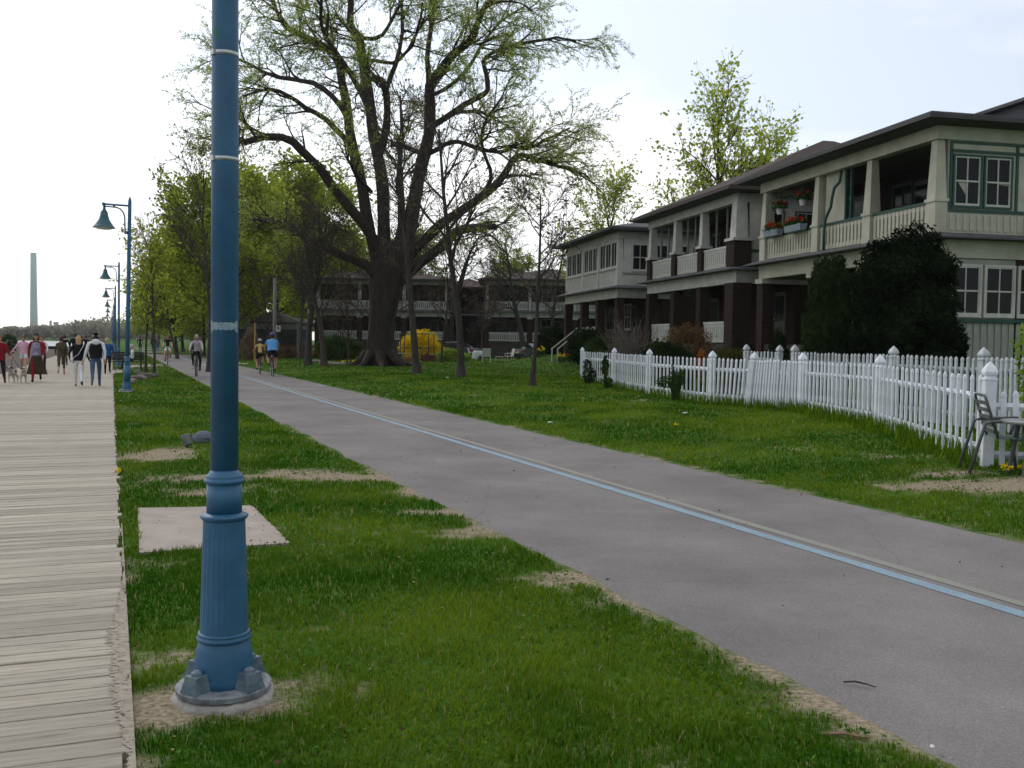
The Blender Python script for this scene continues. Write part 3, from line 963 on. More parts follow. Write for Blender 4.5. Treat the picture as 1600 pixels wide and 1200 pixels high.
def fence(name, label, posts, counts, m, ph, kh, lean=None, rails=(.22, .86), kw=.045, caps=True):
    "posts: points on the ground; counts: pickets in each bay"
    root = thing(name, label, 'fence', posts[0])
    base = posts[0]
    pm, km = post_mesh(m, ph), picket_mesh('picket', m, kh, kw)
    lean = lean or {}
    for i, p in enumerate(posts):
        if not caps:
            continue
        o = obj('post', pm, root)
        o.location = p - base
        d = (posts[min(i + 1, len(posts) - 1)] - posts[max(i - 1, 0)])
        o.rotation_euler = (random.gauss(0, .008), random.gauss(0, .008) + 0, math.atan2(d.y, d.x))
        if i in lean:
            o.rotation_euler[1] = lean[i]
    for i, n in enumerate(counts):
        a, b_ = posts[i], posts[i + 1]
        d = b_ - a
        L = math.hypot(d.x, d.y)
        ang = math.atan2(d.y, d.x)
        nrm = Vector((math.sin(ang), -math.cos(ang), 0))
        if nrm.x > 0:
            nrm = -nrm
        for z in rails:
            r = MB().tube([(0, 0, z), (L, 0, z + (b_.z - a.z))], .048, 4).build('rail', m, root)
            r.location = a - base - nrm * .02
            r.rotation_euler = (0, 0, ang)
            r.scale = (1, .6, 1)
            r.location.z = a.z - base.z
        for k in range(n):
            u = (k + .75) / (n + .5)
            o = obj('picket', km, root)
            q = a.lerp(b_, u)
            o.location = q - base + nrm * .035
            o.location.z += .04 + random.gauss(0, .008)
            ly = lean.get(i, 0) * (1 - u) + lean.get(i + 1, 0) * u
            o.rotation_euler = (random.gauss(0, .006), random.gauss(0, .007) + ly, ang)
    return root
def fp(px, top, bot, h):
    "a post whose head and foot show at these heights of the photograph"
    hor = 535 + (px - 800) * math.tan(ROLL)
    d = h * FPX / (bot - top)
    p = P(px, bot, d)
    return Vector((p.x, p.y, float(gz(p.x, p.y))))
PH = 1.32
A_ = fp(1541, 556, 722, PH); B_ = fp(1372, 555, 670, PH); C_ = fp(1252, 552, 645, PH); D_ = fp(1164, 551, 636, PH)
E_ = fp(1112, 547, 631, PH); F_ = fp(1013, 545, 617, PH); G_ = fp(959, 544, 605, PH); I_ = fp(909, 545, 596, PH)
D_ = C_.lerp(E_, .72) + Vector((.25, -.35, 0)); D_.z = float(gz(D_.x, D_.y))
Z_ = A_ + Vector((2.3, -.75, 0)); Z_.z = A_.z
fence('white_picket_fence', 'bright white picket fence with pointed posts running along the lawn', [A_, B_, C_, D_, E_, F_, G_, I_], [19, 18, 17, 9, 16, 18, 17], M_FENCE, PH, 1.10, lean={3: -.12}, kw=.025)
fence('white_picket_fence', 'lower run of white pickets behind the metal garden chair', [A_ + Vector((.06, -.02, 0)), Z_], [16], M_FENCE, .90, .92, rails=(.16, .76), kw=.032, caps=False)
def qpt(r, q):
    y = q / (HI[0] * r + HI[1])
    return on(r * y, y)
def bp_(px, q):
    return qpt((px - 800) / FPX, q)
Q2 = 12.0
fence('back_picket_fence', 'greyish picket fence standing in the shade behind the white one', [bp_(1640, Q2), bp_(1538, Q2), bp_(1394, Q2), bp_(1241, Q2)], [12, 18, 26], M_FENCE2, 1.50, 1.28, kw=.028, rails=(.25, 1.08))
fence('back_picket_fence', 'short piece of shaded grey picket fence by the brick steps', [bp_(1217, Q2 + .5), bp_(1166, Q2 + .5)], [9], M_FENCE2, 1.46, 1.24, kw=.028, rails=(.25, 1.05))

# ================================================================== HOUSES
def window(parent, axis, x, y, z0, w, h, trim, cols=2, rows=2, frame=None, name='window', double=False):
    """a sash window; axis 'y': lies in a wall whose face looks towards -y (runs along x), axis 'x': face looks towards -x (runs along y)"""
    root = obj(name, None, parent)
    root.location = (x, y, z0)
    root.rotation_euler = (0, 0, 0 if axis == 'y' else -math.pi / 2)
    frame = frame or trim
    fr = MB()
    b_ = .055
    fr.box(-b_, w + b_, -.045, .03, -b_, 0).box(-b_, w + b_, -.045, .03, h, h + b_).box(-b_, 0, -.045, .03, 0, h).box(w, w + b_, -.045, .03, 0, h)
    fr.build('window_frame', trim, root)
    s = .035
    sa = MB()
    sa.box(0, w, -.03, .02, 0, s * 1.6).box(0, w, -.03, .02, h - s, h).box(0, s, -.03, .02, s * 1.6, h - s).box(w - s, w, -.03, .02, s * 1.6, h - s)
    for c in range(1, cols):
        xx = w * c / cols
        sa.box(xx - .014, xx + .014, -.026, .015, s * 1.6, h - s)
    for r in range(1, rows):
        zz = h * r / rows
        sa.box(s, w - s, -.028, .017, zz - .02, zz + .02)
    sa.build('sash', frame, root)
    pw, phh = (w - 2 * s) / cols, (h - 2.6 * s) / rows
    me = MB().box(.004, pw - .004, 0, .006, .004, phh - .004).mesh('pane', M_GLASS)
    for c in range(cols):
        for r in range(rows):
            o = obj('pane', me, root)
            o.location = (s + c * pw, 0, s * 1.6 + r * phh)
            o.rotation_euler = (random.gauss(0, .010), 0, random.gauss(0, .010))
    return root

def baluster_panel(parent, ya, yb, z0, z1, x, m, railm, step=.175, w=.056):
    r = MB().box(x - .05, x + .07, ya, yb, z1 - .05, z1 + .03).build('top_rail', railm, parent)
    MB().box(x - .02, x + .05, ya, yb, z0, z0 + .14).box(x - .02, x + .05, ya, yb, z1 - .17, z1 - .05).build('rail_boards', m, parent)
    me = MB().box(-.03, .028, -w, w, 0, z1 - z0 - .05).mesh('baluster', m)
    n = max(2, int((yb - ya) / step))
    for k in range(n):
        o = obj('baluster', me, parent)
        o.location = (x - .002, ya + (k + .5) * (yb - ya) / n, z0 + .004)

def hip_roof(x0, x1, y0, y1, z, rise, run, th=.1):
    "hip roof with the ridge running into the plot (along x)"
    ym = (y0 + y1) / 2
    xa, xb = x0 + run, max(x1 - run, x0 + run + .5)
    v = [(x0, y0, z), (x1, y0, z), (x1, y1, z), (x0, y1, z), (x0, y0, z + th), (x1, y0, z + th), (x1, y1, z + th), (x0, y1, z + th), (xa, ym, z + rise), (xb, ym, z + rise)]
    f = [(3, 2, 1, 0), (0, 1, 5, 4), (1, 2, 6, 5), (2, 3, 7, 6), (3, 0, 4, 7), (4, 5, 9, 8), (6, 7, 8, 9), (7, 4, 8), (5, 6, 9)]
    return MB().add(v, f)

def house(name, label, origin, rot, cols, dep=10.0, style=1, z0=0.6, roof=(M_ROOF, 2.6, 4.5), paint=M_CREAM, trim=M_GREEN, small=False):
    """two storeys of verandah in front of a brick block. local x runs into the plot, y along the front away from the near corner"""
    H = thing(name, label, 'house', (origin[0], origin[1], 0), rot)
    L = cols[-1]
    PD = 2.4
    zf, zl, z2, zr, zb, ze = 1.65, 3.88, 4.50, 5.28, 6.80, 7.25
    # main block, porch floor, slabs
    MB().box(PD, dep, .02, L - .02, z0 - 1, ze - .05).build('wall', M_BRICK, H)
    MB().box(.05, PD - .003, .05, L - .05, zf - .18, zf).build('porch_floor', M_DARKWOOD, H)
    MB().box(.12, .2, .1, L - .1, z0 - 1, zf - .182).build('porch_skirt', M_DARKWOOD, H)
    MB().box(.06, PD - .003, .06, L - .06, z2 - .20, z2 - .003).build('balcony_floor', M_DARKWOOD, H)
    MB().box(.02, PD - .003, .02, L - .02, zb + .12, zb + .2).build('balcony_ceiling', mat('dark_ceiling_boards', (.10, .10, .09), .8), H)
    # beams
    MB().box(0, .26, -.02, L + .02, zl, z2 - .11).box(.26, PD + .6, -.02, .22, zl, z2 - .11).box(.26, PD + .6, L - .22, L + .02, zl, z2 - .11).build('porch_beam', paint, H)
    lg = MB()
    lg.add([(-.42, -.42, z2 - .17), (PD + .5, -.42, z2 - .17), (PD + .5, L + .42, z2 - .17), (-.42, L + .42, z2 - .17),
            (-.42, -.42, z2 - .13), (PD + .5, -.42, z2 - .13), (PD + .5, L + .42, z2 - .13), (-.42, L + .42, z2 - .13),
            (-.01, -.01, z2), (PD + .5, -.01, z2), (PD + .5, L + .01, z2), (-.01, L + .01, z2)],
           [(3, 2, 1, 0), (0, 1, 5, 4), (1, 2, 6, 5), (2, 3, 7, 6), (3, 0, 4, 7), (4, 5, 9, 8), (5, 6, 10, 9), (6, 7, 11, 10), (7, 4, 8, 11)])
    lg.build('ledge_roof', M_ROOF2, H)
    MB().box(-.004, .28, -.03, L + .03, zb, ze - .12).box(.28, dep * .5, -.03, .2, zb, ze - .12).box(.28, dep * .5, L - .2, L + .03, zb, ze - .12).build('eave_beam', paint, H)
    # eaves
    OV = .55
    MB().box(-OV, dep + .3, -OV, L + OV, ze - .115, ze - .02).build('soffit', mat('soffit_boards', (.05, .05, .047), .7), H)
    g = MB().box(-OV - .11, -OV - .003, -OV - .11, L + OV + .11, ze - .09, ze + .01).box(-OV, dep, -OV - .11, -OV - .003, ze - .09, ze + .01).box(-OV, dep, L + OV + .003, L + OV + .11, ze - .09, ze + .01)
    g.build('gutter', M_GUTTER if style != 2 else mat('brown_gutter', (.05, .035, .032), .5), H)
    hip_roof(-OV, dep + .5, -OV, L + OV, ze - .018, roof[1], roof[2]).build('roof', roof[0], H)
    # uprights
    for i, y in enumerate(cols):
        y = min(max(y, .17), L - .17)
        big = style == 2 and i == 0
        w = .36 if big else .21
        c = MB()
        if style in (1, 2, 4):
            c.box(.17 - w, .17 + w, y - w, y + w, z0 - .8, zl - .0)
        else:
            c.frustum(.17, y, z0 - .8, zl, .22, .22, .20, .20)
        c.build('brick_pier', M_BRICK, H)
        if style in (1, 4):
            MB().box(.17 - w - .05, .17 + w + .05, y - w - .05, y + w + .05, zl - .16, zl - .003).build('pier_cap', paint, H)
        u = MB()
        if style == 1:
            u.box(.0, .34, y - .19, y + .19, z2, zr - .02)
            u.box(-.03, .37, y - .22, y + .22, zr - .02, zr + .06)
            u.frustum(.17, y, zr + .06, zb, .165, .175, .105, .115)
            u.build('pillar', paint, H)
        elif style == 2:
            ww = w * .95
            MB().box(.17 - ww, .17 + ww, y - ww, y + ww, z2, zr + .12).build('brick_pier', M_BRICK, H)
            MB().box(.17 - ww - .06, .17 + ww + .06, y - ww - .06, y + ww + .06, zr + .12, zr + .22).build('pier_cap', paint, H)
            u.frustum(.17, y, zr + .22, zb, .17 + (.08 if big else 0), .17 + (.08 if big else 0), .13 + (.07 if big else 0), .13 + (.07 if big else 0))
            u.build('pillar', paint, H)
        else:
            u.box(.0, .3, y - .13, y + .13, z2, zr + .05)
            u.frustum(.15, y, zr + .05, zb, .15, .15, .12, .12)
            u.build('pillar', paint, H)
    # bays
    for i in range(len(cols) - 1):
        ya, yb = cols[i] + .2, cols[i + 1] - .2
        up = obj('balcony_rail', None, H)
        if style == 3:
            MB().box(.02, .14, ya, yb, z2, zr + .02).build('rail_boards', paint, up)
            me = MB().box(-.012, .02, -.012, .012, z2 + .08, zr - .05).mesh('batten', paint)
            for k in range(int((yb - ya) / .2)):
                o = obj('batten', me, up); o.location = (.01, ya + .1 + k * .2, 0)
            MB().box(-.03, .16, ya, yb, zr + .02, zr + .09).build('top_rail', trim, up)
            n = 3
            ww = (yb - ya - .1) / n
            for k in range(n):
                window(H, 'x', .06, ya + .06 + (k + 1) * ww - .05, zr + .15, ww - .1, zb - zr - .28, paint, 2, 1)
            MB().box(.02, .12, ya, yb, zb - .12, zb + .02).build('window_head', paint, H)
        else:
            baluster_panel(up, ya, yb, z2 + .03, zr, .12, paint, trim if style == 1 else paint)
            if style == 2:
                for k in range(3):
                    yy = ya + (yb - ya) * (k + .5) / 3
                    MB().box(.36, .42, yy - .03, yy + .03, zr, zb).build('screen_post', mat('grey_screen_frame', (.18, .19, .19), .6), H)
        # lower rails
        if style in (1, 2) and (i + style) % 2 == 0 or style == 4 or (style == 3 and i == 1):
            lo = obj('porch_rail', None, H)
            baluster_panel(lo, ya + .05, yb - .05, zf + .06, zf + .82, .14, paint, paint, step=.17, w=.048)
        # doors and windows deep in the verandah
        ym = (ya + yb) / 2
        window(H, 'x', PD - .04, ym + .95, zf + .75, 1.0, 1.35, paint if i % 2 else M_DARKWOOD, 2, 2)
        window(H, 'x', PD - .04, ym + .9, z2 + .75, .95, 1.25, paint if (i + style) % 2 else trim, 2, 2)
        for zz in (zf, z2):
            dr = MB().box(PD - .07, PD - .004, ym - 1.0, ym - .15, zz, zz + 2.0).build('door', mat('old_door', (.10, .095, .085), .5), H)
            MB().box(PD - .095, PD - .072, ym - .9, ym - .25, zz + .9, zz + 1.85).build('door_pane', M_GLASS, dr)
            MB().ball((PD - .11, ym - .22, zz + .98), .03, 6, 4).build('door_handle', M_STEEL, dr)
    return H, dict(L=L, PD=PD, zf=zf, zl=zl, z2=z2, zr=zr, zb=zb, ze=ze, dep=dep, paint=paint, trim=trim)

def hcorner(px, q=15.6):
    r = (px - 800) / FPX
    y = q / (HI[0] * r + HI[1])
    return np.array((r * y, y))
QF = 15.55
def along(a, b_):
    return float(np.hypot(*(hcorner(b_, QF) - hcorner(a, QF))))

# ---- the nearest house: open balcony, glazed end wall towards the camera
c1 = [along(1452, p) for p in (1452, 1346, 1266, 1182)]
H1, K = house('verandah_house', 'nearest verandah house with tapered cream pillars, green trim and geraniums', hcorner(1452, QF), HROT, c1, dep=11, style=1, roof=(M_ROOF2, 1.0, 5.0))
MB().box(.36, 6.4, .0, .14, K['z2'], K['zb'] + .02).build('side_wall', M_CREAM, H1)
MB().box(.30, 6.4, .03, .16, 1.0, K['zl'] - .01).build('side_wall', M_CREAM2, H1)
wx = .52
for k in range(2):
    window(H1, 'y', wx + k * .88, -.01, 5.18, .72, 1.22, M_GREEN, 2, 2, frame=M_WHITE)
    window(H1, 'y', wx + 2.55 + k * .88, -.01, 5.18, .72, 1.22, M_GREEN, 2, 2, frame=M_WHITE)
for k in range(5):
    window(H1, 'y', .55 + k * .98, .02, 2.45, .80, 1.22, M_WHITE, 2, 2, frame=M_WHITE)
tr = MB()
for a0, a1, b0, b1_ in ((.38, 6.3, 5.02, 5.10), (.38, 6.3, 6.50, 6.57), (.38, .45, 5.10, 6.72), (2.28, 2.35, 5.10, 6.72), (2.86, 2.94, 5.10, 6.72), (4.75, 4.83, 5.10, 6.72), (.38, 6.3, 6.72, 6.78)):
    tr.box(a0, a1, -.035, -.002, b0, b1_)
tr.build('side_trim', M_GREEN, H1)
me = MB().box(-.06, .06, -.022, -.002, K['z2'] + .06, 4.96).mesh('side_panel', M_CREAM)
for k in range(30):
    o = obj('side_panel', me, H1); o.location = (.48 + k * .195, 0, 0)
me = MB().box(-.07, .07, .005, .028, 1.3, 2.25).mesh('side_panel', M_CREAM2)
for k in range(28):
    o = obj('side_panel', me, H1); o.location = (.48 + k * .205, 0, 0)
MB().box(.3, 6.4, -.06, .0, 2.27, 2.36).build('window_sill', M_GREEN, H1)
# divider with a glazed screen and a bent downpipe in the middle bay
ya = c1[1] + .3
MB().box(.22, .30, c1[1] + 1.45, c1[2] - .25, K['z2'], K['zb']).build('divider_wall', M_CREAM, H1)
MB().box(.18, .30, c1[1] + 1.38, c1[1] + 1.45, K['z2'], K['zb']).box(.18, .26, c1[1] + 1.1, c1[1] + 1.15, K['zr'], K['zb']).build('divider_post', M_GREEN, H1)
MB().tube([(.12, c1[1] + 1.55, K['zb'] - .02), (.10, c1[1] + 1.6, 6.45), (.02, c1[1] + 1.75, 6.3), (-.02, c1[1] + 1.8, 6.0), (-.02, c1[1] + 1.85, 5.75), (-.05, c1[1] + 2.1, 5.4), (-.05, c1[1] + 2.15, 5.1), (-.05, c1[1] + 2.15, 4.5)], .045, 8).build('downpipe', M_GREEN, H1, True)
# the roof storey behind
dm = MB().box(2.9, 9.5, .2, 6.2, 7.3, 7.98)
dm.build('dormer', mat('slate_hung_dormer', (.075, .078, .09), .8, .35, 6, stretch=(1, 1, 5)), H1)
MB().box(2.7, 9.9, .0, 6.4, 7.98, 8.07).build('dormer_roof', M_ROOF2, H1)
# small side porch roof at the edge of the picture
MB().add([(3.0, -1.2, 4.55), (5.6, -1.2, 4.55), (5.6, -.05, 4.95), (3.0, -.05, 4.95), (3.0, -1.2, 4.45), (5.6, -1.2, 4.45), (5.6, -.05, 4.45), (3.0, -.05, 4.45)],
         [(0, 1, 2, 3), (7, 6, 5, 4), (0, 4, 5, 1), (1, 5, 6, 2), (3, 2, 6, 7), (0, 3, 7, 4)]).build('side_canopy', M_GREEN, H1)

# flowers on the far bay of that balcony
def hl(H, x, y, z):
    return Matrix.Translation(H.location) @ Matrix.Rotation(H.rotation_euler.z, 4, 'Z') @ Vector((x, y, z))
M_RED = leafmat('red_petals', (.34, .008, .010), (.55, .03, .02), .15)
M_POTLEAF = leafmat('pot_plant_leaves', (.02, .06, .015), (.05, .12, .03), .3)
def potted(name, label, loc, w, trough=False, hang=False, rz=0.0):
    t = thing(name, label, 'flower pot', loc, rz, 'geraniums on the balcony')
    pm = mat('blue_trough_paint', (.20, .25, .29), .6) if trough else mat('white_pot', (.5, .5, .5), .6)
    p = MB()
    if trough:
        p.frustum(0, 0, 0, .2, .10, w / 2, .13, w / 2 + .03)
    else:
        p.lathe([(0, .09), (.2, .13), (.22, .135)], 12)
    p.build('pot', pm, t)
    n = 260
    c = np.stack([RNG.normal(0, .09, n), RNG.uniform(-w / 2, w / 2, n) if trough else RNG.normal(0, .12, n), .2 + np.abs(RNG.normal(0, .10, n))], 1)
    obj('foliage', leafmesh('foliage', c, .10, M_POTLEAF, .9), t)
    n = 90
    c = np.stack([RNG.normal(0, .10, n), RNG.uniform(-w / 2, w / 2, n) * (1 if trough else .6), .36 + RNG.normal(0, .05, n)], 1)
    obj('blossoms', leafmesh('blossoms', c, .09, M_RED, .9), t)
    if hang:
        h = MB()
        for a in range(3):
            h.tube([(.13 * math.cos(a * 2.1), .13 * math.sin(a * 2.1), .2), (0, 0, 1.0)], .006, 4)
        h.tube([(0, 0, 1.0), (0, 0, hang)], .006, 4)
        h.build('hanger', M_BLACK, t)
    return t
ym0, ym1 = c1[2], c1[3]
potted('flower_trough', 'red geraniums in a pale blue trough on the rail, beside the white pillar', hl(H1, -.10, ym0 + 1.0, K['zr'] - .05), 1.0, True, rz=HROT)
potted('flower_trough', 'red geraniums in a pale blue trough on the rail, farther from the pillar', hl(H1, -.10, ym1 - 1.15, K['zr'] - .05), .9, True, rz=HROT)
potted('hanging_basket', 'hanging basket of red geraniums over the rail, the lower of two', hl(H1, .05, ym1 - 1.3, K['zr'] + .65), .4, False, .86)
potted('hanging_basket', 'hanging basket of red geraniums under the balcony ceiling, the higher of two', hl(H1, .25, ym0 + 1.2, K['zr'] + .80), .4, False, .70)

# ---- the middle house: brick piers, glazed balcony, brown hip roof
c2 = [along(1146, p) for p in (1146, 1089, 1048, 1008)]
H2, K2 = house('verandah_house', 'middle verandah house with brick piers, white pillars and brown hip roof', hcorner(1146, QF + .1), HROT, c2, dep=12, style=2, roof=(M_ROOF, 3.0, 6.5), paint=M_WHITE, trim=M_GREEN)
MB().box(.5, 6, .0, .12, K2['z2'], K2['zb'] + .02).build('side_wall', M_WHITE, H2)
for k in range(3):
    window(H2, 'y', 1.05 + k * 1.3, -.01, 5.2, .75, 1.3, M_GREEN, 2, 2, frame=M_WHITE)
MB().box(.45, 6, -.05, .0, 5.02, 5.11).build('window_sill', M_GREEN, H2)
# ---- the far house of the row: closed sun porch upstairs
c3 = [along(962, p) for p in (962, 931, 907, 881)]
H3, K3 = house('verandah_house', 'far end verandah house with closed row of white sash windows upstairs', hcorner(962, QF), HROT, c3, dep=10, style=3, roof=(M_ROOF2, 1.2, 4.5), paint=M_WHITE, trim=M_CREAM2)
MB().box(.3, 6, .0, .12, K3['z2'], K3['zb'] + .02).build('side_wall', M_WHITE, H3)
for k in range(4):
    window(H3, 'y', .75 + k * 1.05, -.01, 5.25, .78, 1.28, M_WHITE, 2, 2)
MB().box(.25, 6, -.05, .0, 5.06, 5.14).build('window_sill', M_CREAM2, H3)
# front steps with a white handrail
stp = thing('porch_steps', 'wooden porch steps with a white handrail below the far house', 'steps', hl(H3, -.05, c3[2] - .2, 0), HROT)
for k in range(5):
    MB().box(-.30 - k * .28, -.02 - k * .28, -.6, .6, 1.45 - k * .22, 1.50 - k * .22).build('tread', M_DARKWOOD, stp)
for s_ in (-.62, .62):
    MB().tube([(-.05, s_, 1.65), (-1.55, s_, .35)], .05, 4).build('stringer', M_DARKWOOD, stp)
    hr = MB().tube([(-.05, s_, 2.45), (-1.55, s_, 1.25)], .04, 4)
    hr.tube([(-.1, s_, 1.5), (-.1, s_, 2.45)], .04, 4).tube([(-1.5, s_, .2), (-1.5, s_, 1.3)], .045, 4)
    hr.build('handrail', M_WHITE, stp)

# ---- two more houses across the lawn, facing the camera
def bhouse(px_right, px_left, depth, label, rot, **kw):
    a = P(px_right, 540, depth); b_ = P(px_left, 540, depth)
    L = abs(a.x - b_.x)
    return house('verandah_house', label, (a.x, a.y), rot, [L * k / 3 for k in range(4)], **kw)
HB1, KB1 = bhouse(968, 757, 90, 'brick verandah house behind the white garden chairs, at the back of the lawn', R_(90), dep=9, style=4, z0=.4, roof=(M_ROOF, 1.4, 5), paint=mat('grey_house_paint', (.34, .35, .33), .7, .2, 2))
HB2, KB2 = bhouse(700, 492, 92, 'brick verandah house mostly hidden behind the giant willow trunk', R_(90), dep=9, style=4, z0=.4, roof=(M_ROOF, 1.4, 5), paint=mat('grey_house_paint', (.3, .3, .3)))
HB3, KB3 = bhouse(768, 690, 104, 'narrow dark brick house between the two houses at the back', R_(90), dep=9, style=4, z0=.4, roof=(M_ROOF, 1.2, 4), paint=M_BRICK)

# ---- low blue pavilion by the path
pv = thing('park_pavilion', 'low park pavilion with blue wall and grey fascia behind the cyclists', 'pavilion', on(P(468, 540, 84).x, 84), R_(90))
MB().box(0, 4, 0, 5.2, -.2, 2.3).build('wall', mat('blue_pavilion_paint', (.035, .06, .085), .7), pv)
MB().box(-.5, 4.4, -.3, 5.5, 2.3, 2.75).build('fascia', mat('grey_fascia', (.14, .15, .15), .7), pv)
hip_roof(-.6, 4.6, -.45, 5.65, 2.75, 1.1, 2.0).build('roof', mat('dark_pavilion_roof', (.035, .033, .032), .9), pv)
for k in range(4):
    MB().box(-.38, -.22, .1 + k * 1.6, .26 + k * 1.6, -.2, 2.3).build('post', M_DARKWOOD, pv)
dr = MB().box(-.04, -.003, 2.0, 2.9, 0, 2.0).build('door', M_DARKWOOD, pv)
MB().ball((-.07, 2.1, 1), .04, 6, 4).build('door_handle', M_STEEL, dr)
window(pv, 'x', -.02, 1.6, .9, 1.2, .9, M_DARKWOOD, 2, 1)
# ================================================================== TREES
def nrm(v):
    return v / (np.linalg.norm(v) + 1e-9)
class Tree:
    def __init__(s):
        s.mb = MB(); s.lc = []; s.ld = []; s.tw = MB()
    def grow(s, p, d, L, r, lvl, Pm):
        seg = Pm['seg'][lvl]
        n = max(3, min(9, int(L / seg)))
        pts = [p]; dirs = [d]
        wig, up = Pm['wig'][lvl], Pm['up'][lvl]
        for i in range(n):
            d = nrm(d + RNG.normal(0, wig, 3) + np.array((0, 0, up)))
            p = p + d * (L / n)
            pts.append(p); dirs.append(d)
        u = np.linspace(0, 1, n + 1)
        rad = np.maximum(r * (1 - u * (1 - Pm['tip'][lvl])), Pm.get('rmin', .004))
        s.mb.tube(pts, rad, (9, 6, 5, 4, 3, 3)[lvl], caps=False)
        s.after(pts, dirs, rad, L, lvl, Pm)
    def after(s, pts, dirs, rad, L, lvl, Pm, t0=None):
        n = len(pts) - 1
        if lvl < Pm['max']:
            k = Pm['kids'][lvl]
            k = k if isinstance(k, int) else max(1, int(L * k + RNG.uniform(0, 1)))
            t0 = Pm['t0'][lvl] if t0 is None else t0
            for j in range(k):
                t = t0 + (1 - t0) * (j + RNG.uniform(.1, .95)) / k
                x = min(t * n, n - 1e-6); i = int(x); f = x - i
                q = pts[i] * (1 - f) + pts[i + 1] * f
                dd = dirs[min(i + 1, n)]
                side = nrm(np.cross(dd, RNG.normal(size=3)))
                a = Pm['ang'][lvl] * RNG.uniform(.6, 1.3)
                cd = nrm(dd * math.cos(a) + side * math.sin(a))
                if 'out' in Pm:
                    o = q - Pm['out']; o = np.array((o[0], o[1], 0)); cd = nrm(cd + nrm(o) * .35)
                cl = Pm['len'][lvl] * RNG.uniform(.6, 1.3) * (1.15 - .6 * t if lvl == 0 and 'cone' in Pm else 1)
                cr_ = min(rad[min(i, n)] * .62, Pm['rad'][lvl] * RNG.uniform(.7, 1.2))
                s.grow(q, cd, cl, cr_, lvl + 1, Pm)
        if lvl >= Pm['leaf']:
            m = int(Pm['nleaf'] * L * (1 if lvl == Pm['max'] else .35) + RNG.uniform(0, 1))
            if m > 0:
                tt = RNG.uniform(.15, 1, m) * n
                ii = np.minimum(tt.astype(int), n - 1)
                fr = (tt - ii)[:, None]
                pp = np.array(pts)
                c = pp[ii] * (1 - fr) + pp[ii + 1] * fr + RNG.normal(0, Pm['lj'], (m, 3))
                s.lc.append(c); s.ld.append(np.array(dirs)[ii] * 1.0)
    def finish(s, root, bark, lm, size, aspect, tintf=None):
        if s.mb.v:
            me = fastmesh('trunk', s.mb.v, s.mb.f, bark, smooth=True)
            obj('trunk', me, root)
        if s.lc:
            c = np.concatenate(s.lc); dd = np.concatenate(s.ld)
            tint = None if tintf is None else tintf(c)
            obj('crown', leafmesh('crown', c, size, lm, aspect, tint=tint, dirs=dd), root)

# ---- the giant willow: limbs traced in the photograph, given their own depth
WD = 57.0
wroot = on(P(592, 575, WD).x, WD)
W = Tree()
PXM = FPX / WD
def wp(zx, zy, dep):
    p = P(280 + zx * .5, zy * .5, WD + dep)
    return np.array((p.x - wroot.x, p.y - wroot.y, p.z - wroot.z))
# trunk with root flare and ribs
prof = [(0, 0, 1.42), (0, .18, 1.2), (0, .6, 1.02), (.01, 1.4, .93), (.02, 2.6, .90), (.05, 3.8, .92), (.08, 5.0, 1.0), (.11, 6.0, 1.0), (.14, 6.8, .8), (.16, 7.3, .45)]
nn_ = 30
tv, tf = [], []
for i, (dx, z, r) in enumerate(prof):
    for j in range(nn_):
        a = 2 * math.pi * j / nn_
        r = r if i else r
        k = .76 * (1 + .07 * math.sin(a * 6 + z * .25)) + .05 * math.sin(a * 11 - z * .4) + random.uniform(-.025, .025)
        if z < 1:
            k += (1 - z) * .22 * math.sin(a * 4 + .7)
        wide = 1 + .30 * min(1, max(0, (z - 3.2) / 2))
        tv.append((dx * 6 + r * k * math.cos(a) * wide, r * k * math.sin(a) * .95, z - .15))
for i in range(len(prof) - 1):
    for j in range(nn_):
        k = (j + 1) % nn_
        tf.append((i * nn_ + j, i * nn_ + k, (i + 1) * nn_ + k, (i + 1) * nn_ + j))
W.mb.add(tv, tf)
